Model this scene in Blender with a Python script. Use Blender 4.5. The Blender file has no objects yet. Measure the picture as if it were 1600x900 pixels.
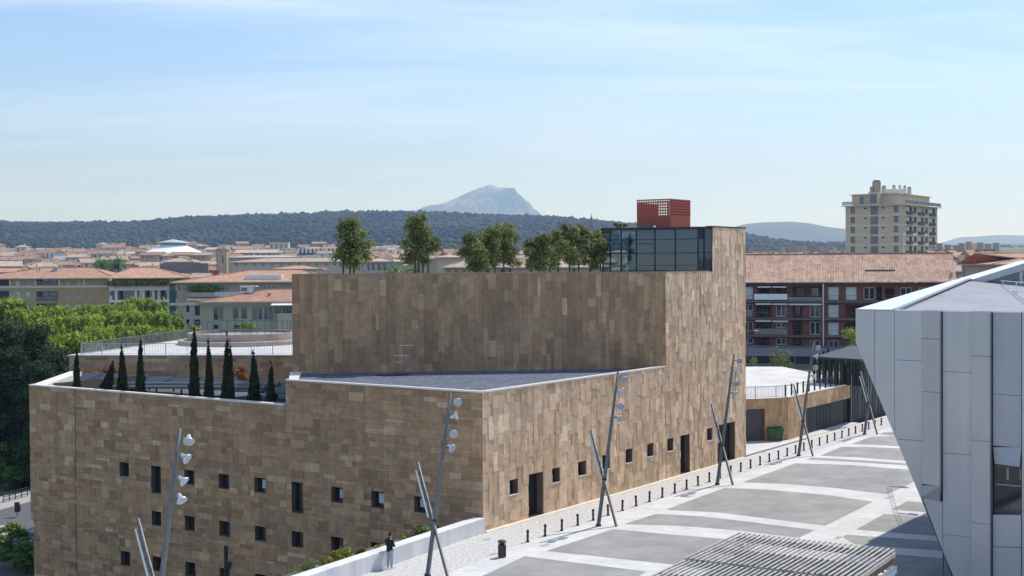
import bpy, math, random
import numpy as np
from mathutils import Vector, Matrix
random.seed(7); RNG = np.random.default_rng(7)
R = math.radians
SC = bpy.context.scene
COL = SC.collection

# ---------------------------------------------------------------- camera, sky, sun, exposure
F = 2050.0                       # focal length in photograph pixels (1600 wide)
PITCH, ROLL, CAMZ = 1.006, -0.35, 15.0
CM = Matrix.Rotation(R(90 - PITCH), 3, 'X') @ Matrix.Rotation(R(ROLL), 3, 'Z')
cd = bpy.data.cameras.new('camera'); cam = bpy.data.objects.new('camera', cd); COL.objects.link(cam)
cam.matrix_world = Matrix.Translation((0, 0, CAMZ)) @ CM.to_4x4()
cd.sensor_width = 36; cd.lens = 36 * F / 1600; cd.clip_start = 0.5; cd.clip_end = 60000
SC.camera = cam

SUN_AZ, SUN_EL = 46.0, 54.0      # azimuth to the right of the view direction (+Y)
W = bpy.data.worlds.new('World'); SC.world = W; W.use_nodes = True
nt = W.node_tree; nt.nodes.clear()
wo = nt.nodes.new('ShaderNodeOutputWorld'); bg = nt.nodes.new('ShaderNodeBackground')
sky = nt.nodes.new('ShaderNodeTexSky'); sky.sky_type = 'NISHITA'; sky.sun_disc = False
sky.sun_elevation = R(SUN_EL); sky.sun_rotation = R(SUN_AZ)
sky.air_density = 1.0; sky.dust_density = 0.0; sky.ozone_density = 1.6; sky.altitude = 200
tc = nt.nodes.new('ShaderNodeTexCoord')
def wn(t, **k):
    n = nt.nodes.new(t)
    for a, b in k.items(): setattr(n, a, b)
    return n
def wl(a, b): nt.links.new(a, b)
sx = wn('ShaderNodeSeparateXYZ'); wl(tc.outputs['Generated'], sx.inputs[0])
add = wn('ShaderNodeMath', operation='ADD'); wl(sx.outputs['Z'], add.inputs[0]); add.inputs[1].default_value = 0.10
mx_ = wn('ShaderNodeMath', operation='MAXIMUM'); wl(add.outputs[0], mx_.inputs[0]); mx_.inputs[1].default_value = 0.05
dv = wn('ShaderNodeVectorMath', operation='DIVIDE'); wl(tc.outputs['Generated'], dv.inputs[0])
cb = wn('ShaderNodeCombineXYZ')
for i in range(3): wl(mx_.outputs[0], cb.inputs[i])
wl(cb.outputs[0], dv.inputs[1])
mp = wn('ShaderNodeMapping'); wl(dv.outputs[0], mp.inputs[0])
mp.inputs['Rotation'].default_value = (0, 0, R(14)); mp.inputs['Scale'].default_value = (0.36, 1.35, 0.0)
mp.inputs['Location'].default_value = (1.7, 0.4, 0)
n1 = wn('ShaderNodeTexNoise'); wl(mp.outputs[0], n1.inputs['Vector'])
n1.inputs['Scale'].default_value = 1.1; n1.inputs['Detail'].default_value = 9; n1.inputs['Roughness'].default_value = 0.58; n1.inputs['Distortion'].default_value = 1.4
cr = wn('ShaderNodeValToRGB'); wl(n1.outputs['Fac'], cr.inputs[0])
cr.color_ramp.elements[0].position = 0.40; cr.color_ramp.elements[0].color = (0, 0, 0, 1)
cr.color_ramp.elements[1].position = 0.80; cr.color_ramp.elements[1].color = (1, 1, 1, 1)
cm_ = wn('ShaderNodeMath', operation='MULTIPLY'); wl(cr.outputs[0], cm_.inputs[0]); cm_.inputs[1].default_value = 0.72
mixc = wn('ShaderNodeMix', data_type='RGBA'); wl(cm_.outputs[0], mixc.inputs[0]); wl(sky.outputs[0], mixc.inputs[6])
mixc.inputs[7].default_value = (8.2, 8.4, 8.6, 1)
tn = wn('ShaderNodeMix', data_type='RGBA', blend_type='MULTIPLY'); tn.inputs[0].default_value = 1; wl(mixc.outputs[2], tn.inputs[6]); 
hr0 = wn('ShaderNodeMapRange'); wl(sx.outputs['Z'], hr0.inputs[0]); hr0.inputs[1].default_value = 0.0; hr0.inputs[2].default_value = .22
th = wn('ShaderNodeMix', data_type='RGBA'); wl(hr0.outputs[0], th.inputs[0]); th.inputs[6].default_value = (.66, .88, 1.36, 1); th.inputs[7].default_value = (.84, .955, 1.16, 1); wl(th.outputs[2], tn.inputs[7])
wl(tn.outputs[2], bg.inputs[0]); bg.inputs[1].default_value = 0.115
wl(bg.outputs[0], wo.inputs[0])

sd = bpy.data.lights.new('sun', 'SUN'); sun = bpy.data.objects.new('sun', sd); COL.objects.link(sun)
sd.energy = 3.6; sd.angle = R(0.53); sd.color = (1.0, 0.965, 0.91)
SD = Vector((math.sin(R(SUN_AZ)) * math.cos(R(SUN_EL)), math.cos(R(SUN_AZ)) * math.cos(R(SUN_EL)), math.sin(R(SUN_EL))))
sun.rotation_euler = (-SD).to_track_quat('-Z', 'Y').to_euler(); sun.location = (0, 0, 300)
SC.view_settings.view_transform = 'Standard'; SC.view_settings.look = 'None'
SC.view_settings.exposure = 0.40; SC.view_settings.gamma = 1.0
SC.render.engine = 'CYCLES'
SC.cycles.use_denoising = True
SC.cycles.max_bounces = 8; SC.cycles.diffuse_bounces = 3; SC.cycles.transparent_max_bounces = 16
SC.cycles.caustics_reflective = False; SC.cycles.caustics_refractive = False

# ---------------------------------------------------------------- geometry of the view: rays onto real planes
def ray(px, py): return (CM @ Vector(((px - 800) / F, -(py - 450) / F, -1))).normalized()
CAMP = Vector((0, 0, CAMZ))
def G(px, py, z=0.0):                      # where the ray meets the level plane at height z
    r = ray(px, py); return CAMP + r * ((z - CAMZ) / r.z)
def D(px, py, d):                          # the point at distance d ahead
    r = ray(px, py); return CAMP + r * (d / r.y)
def on(px, py, O, n):
    r = ray(px, py); O = Vector((O[0], O[1], 0)); n = Vector((n[0], n[1], 0))
    return CAMP + r * ((O - CAMP).dot(n) / r.dot(n))
def V3(x, y, z=0.0): return Vector((x, y, z))
AZ = R(35)
U = V3(math.sin(AZ), math.cos(AZ)); VV = V3(-math.cos(AZ), math.sin(AZ)); N = -VV     # along facade / along left wall / outward of facade
P0 = V3(-1.74, 73.6)

# ---------------------------------------------------------------- object helpers
ORG = {}
def tag(o, label=None, cat=None, group=None, kind=None):
    if label: o['label'] = label
    if cat: o['category'] = cat
    if group: o['group'] = group
    if kind: o['kind'] = kind
    return o
def thing(name, label, cat, loc, group=None):
    o = bpy.data.objects.new(name, None); COL.objects.link(o); o.location = loc; o.empty_display_size = .3
    ORG[o.name] = Vector(loc); return tag(o, label, cat, group)
class MB:
    def __init__(s): s.v = []; s.f = []; s.m = []; s.t = []
    def poly(s, pts, m=0, t=None):
        b = len(s.v); s.v += [tuple(p) for p in pts]; s.f.append(tuple(range(b, b + len(pts)))); s.m.append(m); s.t.append(t or (1, 1, 1))
    def obox(s, o, a, b, c, m=0, t=None):   # corner and three edge vectors
        o, a, b, c = Vector(o), Vector(a), Vector(b), Vector(c)
        k = len(s.v); s.v += [tuple(p) for p in (o, o+a, o+a+b, o+b, o+c, o+a+c, o+a+b+c, o+b+c)]
        for q in ((0,3,2,1),(4,5,6,7),(0,1,5,4),(1,2,6,5),(2,3,7,6),(3,0,4,7)):
            s.f.append(tuple(k+i for i in q)); s.m.append(m); s.t.append(t or (1, 1, 1))
    def box(s, c, sx, sy, sz, az=0.0, m=0, t=None):   # c = centre of the base, az = turn about z
        a = V3(math.cos(az), math.sin(az)) * sx; b = V3(-math.sin(az), math.cos(az)) * sy
        s.obox(Vector(c) - a/2 - b/2, a, b, V3(0, 0, sz), m, t)
    def prism(s, P, z0, z1, m=0, mt=None):
        n = len(P); lo = [V3(p[0], p[1], z0) for p in P]; hi = [V3(p[0], p[1], z1) for p in P]
        s.poly(hi, m if mt is None else mt); s.poly(lo[::-1], m)
        for i in range(n): s.poly((lo[i], lo[(i+1) % n], hi[(i+1) % n], hi[i]), m)
    def tube(s, pts, rad, n=8, m=0, cap=True):
        pts = [Vector(p) for p in pts]
        if not hasattr(rad, '__len__'): rad = [rad] * len(pts)
        rings = []
        for i, p in enumerate(pts):
            d = (pts[min(i+1, len(pts)-1)] - pts[max(i-1, 0)]).normalized()
            x = d.cross(V3(0, 0, 1) if abs(d.z) < .95 else V3(1, 0, 0)).normalized(); y = d.cross(x)
            b = len(s.v); rings.append(b)
            s.v += [tuple(p + (x * math.cos(2*math.pi*k/n) + y * math.sin(2*math.pi*k/n)) * rad[i]) for k in range(n)]
        for a, b in zip(rings, rings[1:]):
            for k in range(n):
                s.f.append((a+k, a+(k+1) % n, b+(k+1) % n, b+k)); s.m.append(m); s.t.append((1, 1, 1))
        if cap:
            for b in (rings[0], rings[-1]): s.f.append(tuple(range(b, b+n))); s.m.append(m); s.t.append((1, 1, 1))
    def lathe(s, c, prof, n=16, m=0):
        c = Vector(c); rings = []
        for r, z in prof:
            rings.append(len(s.v)); s.v += [tuple(c + V3(r*math.cos(2*math.pi*k/n), r*math.sin(2*math.pi*k/n), z)) for k in range(n)]
        for a, b in zip(rings, rings[1:]):
            for k in range(n): s.f.append((a+k, a+(k+1) % n, b+(k+1) % n, b+k)); s.m.append(m); s.t.append((1, 1, 1))
        s.f.append(tuple(range(rings[-1], rings[-1]+n))); s.m.append(m); s.t.append((1, 1, 1))
    def mesh(s, name, mats, org=(0, 0, 0), tint=False, smooth=False):
        me = bpy.data.meshes.new(name); o = Vector(org)
        me.from_pydata([(a-o.x, b-o.y, c-o.z) for a, b, c in s.v], [], s.f)
        for q in (mats if isinstance(mats, (list, tuple)) else [mats]): me.materials.append(q)
        me.polygons.foreach_set('material_index', s.m)
        if smooth: me.polygons.foreach_set('use_smooth', [True] * len(s.f))
        if tint:
            at = me.attributes.new('tint', 'FLOAT_COLOR', 'FACE')
            at.data.foreach_set('color', np.array([(a, b, c, 1) for a, b, c in s.t], 'f').ravel())
        me.update(); return me
def add(name, me, parent=None, loc=None):
    o = bpy.data.objects.new(name, me); COL.objects.link(o)
    if parent is not None: o.parent = parent
    if loc is not None: o.location = loc
    return o
def part(name, mb, mats, parent, label=None, kind=None, tint=False, smooth=False):
    org = ORG[parent.name]
    o = add(name, mb.mesh(name, mats, org, tint, smooth), parent); ORG[o.name] = org
    return tag(o, label, None, None, kind)
def solo(name, mb, mats, label, cat, loc, group=None, tint=False, smooth=False):   # a thing that is one mesh
    o = add(name, mb.mesh(name, mats, loc, tint, smooth), None, loc); ORG[o.name] = Vector(loc)
    return tag(o, label, cat, group)
def setting(name, mb, mats, kind='structure', tint=False, smooth=False):
    o = add(name, mb.mesh(name, mats, (0, 0, 0), tint, smooth)); ORG[o.name] = Vector((0, 0, 0)); o['kind'] = kind; return o

# ---------------------------------------------------------------- materials
MATS = {}
def mat(name, col, rough=.8, var=.12, scale=1.0, bump=0.0, bscale=8.0, metal=0.0, spec=.3, tint=False, col2=None, thr=(.4, .6), translucent=0.0, tintvar=0.0, joints=None, streak=0.0):
    m = bpy.data.materials.new(name); m.use_nodes = True; t = m.node_tree; t.nodes.clear()
    def n(k, **a):
        q = t.nodes.new(k)
        for x, y in a.items(): setattr(q, x, y)
        return q
    L = t.links.new
    out = n('ShaderNodeOutputMaterial'); b = n('ShaderNodeBsdfPrincipled'); L(b.outputs[0], out.inputs[0])
    geo = n('ShaderNodeNewGeometry')
    nz = n('ShaderNodeTexNoise'); L(geo.outputs['Position'], nz.inputs['Vector']); nz.inputs['Scale'].default_value = scale
    nz.inputs['Detail'].default_value = 6; nz.inputs['Roughness'].default_value = .6
    mr = n('ShaderNodeMapRange'); L(nz.outputs['Fac'], mr.inputs[0]); mr.inputs[1].default_value = .3; mr.inputs[2].default_value = .7
    mr.inputs[3].default_value = 1 - var; mr.inputs[4].default_value = 1 + var
    base = n('ShaderNodeRGB'); base.outputs[0].default_value = (*col, 1); src = base.outputs[0]
    if col2:
        n2 = n('ShaderNodeTexNoise'); L(geo.outputs['Position'], n2.inputs['Vector']); n2.inputs['Scale'].default_value = scale * .37; n2.inputs['Detail'].default_value = 4
        r2 = n('ShaderNodeMapRange'); L(n2.outputs['Fac'], r2.inputs[0]); r2.inputs[1].default_value = thr[0]; r2.inputs[2].default_value = thr[1]
        mx = n('ShaderNodeMix', data_type='RGBA'); L(r2.outputs[0], mx.inputs[0]); L(src, mx.inputs[6]); mx.inputs[7].default_value = (*col2, 1); src = mx.outputs[2]
    if tint:
        at = n('ShaderNodeAttribute'); at.attribute_name = 'tint'
        mm = n('ShaderNodeMix', data_type='RGBA', blend_type='MULTIPLY'); mm.inputs[0].default_value = 1; L(src, mm.inputs[6]); L(at.outputs['Color'], mm.inputs[7]); src = mm.outputs[2]
    if tintvar:
        oi = n('ShaderNodeObjectInfo'); r3 = n('ShaderNodeMapRange'); L(oi.outputs['Random'], r3.inputs[0]); r3.inputs[3].default_value = 1 - tintvar; r3.inputs[4].default_value = 1 + tintvar
        m3 = n('ShaderNodeVectorMath', operation='SCALE'); L(src, m3.inputs[0]); L(r3.outputs[0], m3.inputs['Scale']); src = m3.outputs[0]
    sc = n('ShaderNodeVectorMath', operation='SCALE'); L(src, sc.inputs[0]); L(mr.outputs[0], sc.inputs['Scale'])
    L(sc.outputs[0], b.inputs['Base Color'])
    if joints:
        jw, jh, ja, jd = joints; mpg = n('ShaderNodeMapping'); L(geo.outputs['Position'], mpg.inputs[0]); mpg.inputs['Rotation'].default_value = (0, 0, ja); bt = n('ShaderNodeTexBrick'); L(mpg.outputs[0], bt.inputs['Vector'])
        bt.inputs['Scale'].default_value = 1; bt.inputs['Brick Width'].default_value = jw; bt.inputs['Row Height'].default_value = jh; bt.inputs['Mortar Size'].default_value = .012; bt.inputs['Mortar Smooth'].default_value = .3
        bt.inputs['Color1'].default_value = (1, 1, 1, 1); bt.inputs['Color2'].default_value = (.93, .93, .93, 1); bt.inputs['Mortar'].default_value = (jd, jd, jd, 1)
        mj = n('ShaderNodeMix', data_type='RGBA', blend_type='MULTIPLY'); mj.inputs[0].default_value = 1; L(sc.outputs[0], mj.inputs[6]); L(bt.outputs['Color'], mj.inputs[7]); L(mj.outputs[2], b.inputs['Base Color'])
    if streak:
        mps = n('ShaderNodeMapping'); L(geo.outputs['Position'], mps.inputs[0]); mps.inputs['Scale'].default_value = (1.3, 1.3, .07)
        ns = n('ShaderNodeTexNoise'); L(mps.outputs[0], ns.inputs['Vector']); ns.inputs['Scale'].default_value = 1.0; ns.inputs['Detail'].default_value = 6; ns.inputs['Roughness'].default_value = .65
        rs = n('ShaderNodeMapRange'); L(ns.outputs['Fac'], rs.inputs[0]); rs.inputs[1].default_value = .38; rs.inputs[2].default_value = .62; rs.inputs[3].default_value = 1 - streak; rs.inputs[4].default_value = 1 + streak*.35
        vs_ = n('ShaderNodeVectorMath', operation='SCALE'); L(sc.outputs[0], vs_.inputs[0]); L(rs.outputs[0], vs_.inputs['Scale']); L(vs_.outputs[0], b.inputs['Base Color'])
    b.inputs['Roughness'].default_value = rough; b.inputs['Metallic'].default_value = metal; b.inputs['Specular IOR Level'].default_value = spec
    if bump:
        n3 = n('ShaderNodeTexNoise'); L(geo.outputs['Position'], n3.inputs['Vector']); n3.inputs['Scale'].default_value = bscale; n3.inputs['Detail'].default_value = 5
        bp = n('ShaderNodeBump'); bp.inputs['Strength'].default_value = 1; bp.inputs['Distance'].default_value = bump; L(n3.outputs['Fac'], bp.inputs['Height']); L(bp.outputs[0], b.inputs['Normal'])
    if translucent:
        tr = n('ShaderNodeBsdfTranslucent'); L(sc.outputs[0], tr.inputs[0]); ms = n('ShaderNodeMixShader'); ms.inputs[0].default_value = translucent
        L(b.outputs[0], ms.inputs[1]); L(tr.outputs[0], ms.inputs[2]); L(ms.outputs[0], out.inputs[0])
    MATS[name] = m; return m
def glassmat(name, col, trans=.5, rough=.03):
    m = bpy.data.materials.new(name); m.use_nodes = True; t = m.node_tree; t.nodes.clear(); L = t.links.new
    out = t.nodes.new('ShaderNodeOutputMaterial'); g = t.nodes.new('ShaderNodeBsdfGlossy'); g.inputs['Roughness'].default_value = rough; g.inputs[0].default_value = (.6, .68, .75, 1)
    tr = t.nodes.new('ShaderNodeBsdfTransparent'); tr.inputs[0].default_value = (*col, 1)
    mx = t.nodes.new('ShaderNodeMixShader'); mx.inputs[0].default_value = 1 - trans; L(tr.outputs[0], mx.inputs[1]); L(g.outputs[0], mx.inputs[2]); L(mx.outputs[0], out.inputs[0]); return m
def tilemat(name, col, col2, pitch=.24, scale=.35):    # clay roof tiles: rows of canal tiles as fine relief
    m = mat(name, col, .85, .22, scale * 3, col2=col2, spec=.15, tintvar=.2); t = m.node_tree; L = t.links.new
    tcn = t.nodes.new('ShaderNodeTexCoord'); b = [q for q in t.nodes if q.type == 'BSDF_PRINCIPLED'][0]
    w = t.nodes.new('ShaderNodeTexWave'); w.wave_type = 'BANDS'; w.bands_direction = 'X'; L(tcn.outputs['Object'], w.inputs['Vector'])
    w.inputs['Scale'].default_value = .314/pitch; w.inputs['Distortion'].default_value = .6; w.inputs['Detail'].default_value = 1
    bp = t.nodes.new('ShaderNodeBump'); bp.inputs['Distance'].default_value = .07; L(w.outputs['Fac'], bp.inputs['Height']); L(bp.outputs[0], b.inputs['Normal']); return m

STONE = mat('sandstone_slab', (.475, .318, .188), .88, .16, 3.0, bump=.012, bscale=14, spec=.2, tint=True, col2=(.42, .285, .174), thr=(.45, .68), streak=.13)
STONEP = mat('sandstone', (.30, .23, .16), .9, .2, 1.2, bump=.01, bscale=9)
JOINT = mat('wall_core', (.15, .11, .08), .95)
COPING = mat('coping_metal', (.70, .655, .58), .5, .06, 2.0)
GRAVEL = mat('roof_gravel', (.095, .107, .145), .9, .5, 5.0, bump=.03, bscale=10, col2=(.125, .14, .18))
WHITE = mat('white_paint', (.74, .74, .72), .6, .06, 1.5)
TERRACE = mat('pale_terrace', (.62, .60, .57), .8, .08, .8, col2=(.54, .52, .49))
DARKMET = mat('dark_metal', (.035, .037, .04), .5, .15, 3, metal=.3)
BLACK = mat('flat_black', (.012, .012, .013), .7)
GALV = mat('galvanised_steel', (.15, .152, .155), .5, .15, 4, metal=.4)
ALU = mat('spun_aluminium', (.60, .62, .65), .3, .05, 4, metal=.55, spec=.5)
PANE = mat('window_glass', (.018, .024, .032), .06, .1, 1, spec=.9)
FRAME = mat('window_frame_white', (.62, .62, .60), .5, .05)
DFRAME = mat('window_frame_dark', (.03, .033, .038), .5, .05)
BLIND_REFL = mat('blind_and_reflection', (.55, .57, .58), .7, .05)
CONC = mat('pale_concrete', (.72, .72, .71), .85, .09, .9, bump=.004, bscale=20, col2=(.62, .62, .61), streak=.10)
PAVE = mat('white_paving', (.63, .625, .605), .85, .06, 1.3, bump=.003, bscale=18, col2=(.57, .565, .55), joints=(1.2, .6, R(35), .6))
PANEL = mat('grey_paving', (.32, .315, .305), .9, .13, .8, bump=.004, bscale=20, col2=(.275, .27, .262), joints=(3.0, 3.0, R(35), .82))
SETTS = mat('speckled_setts', (.50, .49, .47), .9, .34, 5.5, bump=.02, bscale=9)
KERB = mat('facade_kerb', (.66, .61, .52), .85, .08)
ASPH = mat('asphalt', (.115, .115, .12), .9, .12, 1.2)
SIDEW = mat('sidewalk', (.36, .35, .33), .9, .12, 1.0)
GROUND = mat('town_ground', (.16, .15, .11), .95, .3, .02, col2=(.10, .12, .05))
TERRA = mat('oxide_red', (.37, .092, .055), .7, .08, 2)
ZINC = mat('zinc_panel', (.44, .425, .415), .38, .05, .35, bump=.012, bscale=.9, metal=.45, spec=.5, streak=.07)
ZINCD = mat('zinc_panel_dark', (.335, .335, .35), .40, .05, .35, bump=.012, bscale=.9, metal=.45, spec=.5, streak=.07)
ZROOF = mat('zinc_roof', (.30, .31, .34), .75, .10, 1.2, col2=(.27, .28, .31), joints=(9, .55, R(35), .8))
TIMBER = mat('weathered_slat', (.40, .385, .36), .75, .28, 3, bump=.003, bscale=22)
TIMBER2 = mat('brown_timber', (.20, .13, .075), .8, .25, 3)
BARK = mat('bark', (.12, .10, .075), .95, .25, 6, bump=.02, bscale=15)
def leafmat(name, c, tr=.28): return mat(name, c, .6, .25, 1.2, tint=True, translucent=tr, spec=.25 if tr > .15 else .05)
LEAF_BRIGHT = leafmat('leaf_spring_green', (.26, .35, .045), .45)
LEAF_MID = leafmat('leaf_mid_green', (.14, .24, .04))
LEAF_DARK = leafmat('needle_dark', (.045, .072, .03), .14)
LEAF_OLIVE = leafmat('leaf_olive', (.19, .215, .064), .34)
LEAF_CYP = leafmat('cypress_green', (.026, .034, .014), .1)
LEAF_RUST = leafmat('leaf_rust', (.27, .095, .028), .25)
LEAF_YEL = leafmat('leaf_yellow', (.24, .23, .03), .3)

# ---------------------------------------------------------------- fast leaf clouds
def leafmesh(name, pos, nor, size, tint, material, aspect=1.5, up=None):
    n = len(pos); a = RNG.normal(size=(n, 3)) if up is None else np.tile(up, (n, 1)) + RNG.normal(size=(n, 3)) * .25
    nor = nor / (np.linalg.norm(nor, axis=1, keepdims=True) + 1e-9)
    x = np.cross(nor, a); x /= (np.linalg.norm(x, axis=1, keepdims=True) + 1e-9); y = np.cross(nor, x)
    s = size[:, None] * .5; y = y * aspect
    vs = np.empty((n, 4, 3)); vs[:, 0] = pos - y*s; vs[:, 1] = pos + x*s*.8 ; vs[:, 2] = pos + y*s; vs[:, 3] = pos - x*s*.8
    me = bpy.data.meshes.new(name); me.vertices.add(n*4); me.vertices.foreach_set('co', vs.reshape(-1).astype('f'))
    me.loops.add(n*4); me.loops.foreach_set('vertex_index', np.arange(n*4, dtype='i'))
    me.polygons.add(n); me.polygons.foreach_set('loop_start', np.arange(0, n*4, 4, dtype='i')); me.polygons.foreach_set('loop_total', np.full(n, 4, 'i'))
    me.update(calc_edges=True)
    at = me.attributes.new('tint', 'FLOAT_COLOR', 'FACE'); at.data.foreach_set('color', np.concatenate([tint, np.ones((n, 1))], 1).astype('f').ravel())
    me.materials.append(material); return me
def crown(name, n, clumps, leaf, material, rng=.35, aspect=1.5, shell=.45, up=None):
    """clumps = list of (x,y,z,rx,ry,rz): leaves spread through every clump, denser towards its skin"""
    c = np.array(clumps); w = c[:, 3]*c[:, 4]*c[:, 5]; idx = RNG.choice(len(c), n, p=(w**.7)/(w**.7).sum())
    d = RNG.normal(size=(n, 3)); d /= np.linalg.norm(d, axis=1, keepdims=True)
    r = RNG.random(n)**shell * (1 + .12*RNG.normal(size=n))
    pos = c[idx, :3] + d * r[:, None] * c[idx, 3:]
    nor = d + RNG.normal(size=(n, 3))*.7 + np.array([0, 0, .35])
    ct = (RNG.random((len(c), 1))*.3 + .85)[idx]; t = ct * (1 + rng*(RNG.random((n, 1)) - .5)) * np.array([1, 1, 1]) * (1 + .12*(RNG.random((n, 3)) - .5))
    return leafmesh(name, pos, nor, leaf*(.6 + .8*RNG.random(n)), t, material, aspect, up)
def clumpset(n, rx, ry, z0, z1, cr, shape=lambda h: math.sin(math.pi*min(1, .12+.88*h))**.6):
    out = []
    for i in range(n):
        h = (i + random.random()) / n; a = random.random()*6.283; q = math.sqrt(random.random()) * shape(h) * .82
        k = cr * random.uniform(.7, 1.25)
        out.append((math.cos(a)*q*rx, math.sin(a)*q*ry, z0 + (z1-z0)*h, k, k, k*.8))
    return out
def trunkmb(h, r, limbs=5, top=.85, spread=1.0, base=(0, 0)):
    b = MB(); p = [V3(base[0]+random.uniform(-.02, .02)*h*k, base[1]+random.uniform(-.02, .02)*h*k, h*top*k/4) for k in range(5)]
    b.tube(p, [r, r*.85, r*.7, r*.5, r*.22], 7)
    for i in range(limbs):
        q = p[1 + i % 3] * .5 + p[2 + i % 3] * .5; a = random.random()*6.283; l = spread*random.uniform(.5, 1)
        b.tube((q, q + V3(math.cos(a)*l*.5, math.sin(a)*l*.5, l*.45), q + V3(math.cos(a)*l, math.sin(a)*l, l*1.1)), [r*.42, r*.3, r*.1], 5)
    return b
def dup(r, loc, rz=0.0, s=1.0, label=None, group=None):
    c = r.copy(); COL.objects.link(c); c.location = loc; c.rotation_euler = (0, 0, rz); c.scale = (s, s, s) if not hasattr(s, '__len__') else s
    if label: c['label'] = label
    if group: c['group'] = group
    for ch in list(r.children):
        k = ch.copy(); COL.objects.link(k); k.parent = c
        for g in ch.children:
            q = g.copy(); COL.objects.link(q); q.parent = k
    return c
def treeproto(name, label, cat, trunk, crownmesh, group):
    r = thing(name, label, cat, (0, 0, 0), group)
    tr = add('trunk', trunk.mesh('trunk', BARK, smooth=True), r); cr_ = add('crown', crownmesh, r); return r
ORD = ['first', 'second', 'third', 'fourth', 'fifth', 'sixth', 'seventh', 'eighth', 'ninth', 'tenth', 'eleventh', 'twelfth', 'thirteenth', 'fourteenth', 'fifteenth', 'sixteenth', 'seventeenth', 'eighteenth', 'nineteenth', 'twentieth'] 
ORD += ['twenty-' + q for q in ORD[:9]] + ['thirtieth'] + ['thirty-' + q for q in ORD[:9]]
class Used:
    def __init__(s): s.used = set()
    def put(s, proto, *a, **k):
        if proto.name not in s.used:
            s.used.add(proto.name); proto.location = a[0]; proto.rotation_euler = (0, 0, a[1] if len(a) > 1 else 0)
            sc = a[2] if len(a) > 2 else 1; proto.scale = (sc,)*3 if not hasattr(sc, '__len__') else sc
            if k.get('label'): proto['label'] = k['label']
            if k.get('group'): proto['group'] = k['group']
            return proto
        return dup(proto, *a, **k)
PUT = Used()

# ---------------------------------------------------------------- walls with real openings, stone cladding
def pt(O, d, n, s, z, off=0.0): return V3(O.x + d.x*s + n.x*off, O.y + d.y*s + n.y*off, z)
def pierced(mb, O, d, n, rects, holes, depth, m=0, mr=None, off=0.0):
    mr = m if mr is None else mr
    S = sorted({q for r in rects + holes for q in r[:2]}); Z = sorted({q for r in rects + holes for q in r[2:4]})
    def inside(s, z): return any(a < s < b and c < z < e for a, b, c, e in rects) and not any(a < s < b and c < z < e for a, b, c, e in holes)
    for z0, z1 in zip(Z, Z[1:]):
        st = None
        for s0, s1 in list(zip(S, S[1:])) + [(None, None)]:
            ok = s0 is not None and inside((s0+s1)/2, (z0+z1)/2)
            if ok and st is None: st = s0
            if ok: en = s1
            if not ok and st is not None:
                mb.poly((pt(O, d, n, st, z0, off), pt(O, d, n, en, z0, off), pt(O, d, n, en, z1, off), pt(O, d, n, st, z1, off)), m); st = None
    for a, b, c, e in holes:
        q = [(a, c), (b, c), (b, e), (a, e)]
        for (s0, z0), (s1, z1) in zip(q, q[1:] + q[:1]):
            mb.poly((pt(O, d, n, s0, z0, off), pt(O, d, n, s1, z1, off), pt(O, d, n, s1, z1, off-depth), pt(O, d, n, s0, z0, off-depth)), mr)
def sub(rects, h):
    out = []
    for a, b, c, e in rects:
        x0, x1, y0, y1 = max(a, h[0]), min(b, h[1]), max(c, h[2]), min(e, h[3])
        if x0 >= x1 or y0 >= y1: out.append((a, b, c, e)); continue
        if a < x0: out.append((a, x0, c, e))
        if x1 < b: out.append((x1, b, c, e))
        if c < y0: out.append((x0, x1, c, y0))
        if y1 < e: out.append((x0, x1, y1, e))
    return out
def layout(rects, holes, vertical, ch, lw):
    A = min(r[0] for r in rects); B = max(r[1] for r in rects); C = min(r[2] for r in rects); E = max(r[3] for r in rects)
    if vertical: A, B, C, E = C, E, A, B
    out = []; z = C
    while z < E:
        h = random.choice(ch) * random.uniform(.96, 1.04); s = A - random.random() * lw[1]
        while s < B:
            w = random.triangular(lw[0], lw[1], lw[0]*1.3)
            st = [(s, s+w, z, z+h)]
            if random.random() < .16: k = h*random.choice((.35, .5, .6)); st = [(s, s+w, z, z+k), (s, s+w, z+k, z+h)]
            for r in st: out.append((r[2], r[3], r[0], r[1]) if vertical else r)
            s += w
        z += h
    res = []
    for q in out:
        cl = []
        for r in rects:
            x0, x1, y0, y1 = max(q[0], r[0]), min(q[1], r[1]), max(q[2], r[2]), min(q[3], r[3])
            if x1 - x0 > .05 and y1 - y0 > .05: cl.append((x0, x1, y0, y1))
        for h in holes: cl = sub(cl, h)
        res += [c for c in cl if c[1]-c[0] > .05 and c[3]-c[2] > .05]
    return res
def stonetint(pal):
    b = random.choices(pal, [p[3] for p in pal])[0]; k = random.uniform(.86, 1.12); return (b[0]*k, b[1]*k, b[2]*k)
def stonebox(mb, O, d, n, r, proud, jit, t, g=.006):
    a, b, c, e = r[0]+g, r[1]-g, r[2]+g, r[3]-g
    f = [pt(O, d, n, s, z, proud + random.uniform(-jit, jit)) for s, z in ((a, c), (b, c), (b, e), (a, e))]
    k = [pt(O, d, n, s, z, -.002) for s, z in ((a, c), (b, c), (b, e), (a, e))]
    mb.poly(f, 0, t)
    for i in range(4): mb.poly((k[i], k[(i+1) % 4], f[(i+1) % 4], f[i]), 0, t)
STONES = []      # (area on the picture, O, d, n, rect, proud, jitter, tint)
def clad(O, d, n, rects, holes, vertical, ch, lw, pal, proud=(.02, .05), jit=.006):
    for r in layout(rects, holes, vertical, ch, lw):
        c = pt(O, d, n, (r[0]+r[1])/2, (r[2]+r[3])/2) - CAMP
        STONES.append(((r[1]-r[0])*(r[3]-r[2])*abs(c.normalized().dot(n))/c.length_squared, O, d, n, r, random.uniform(*proud), jit, stonetint(pal)))
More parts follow.
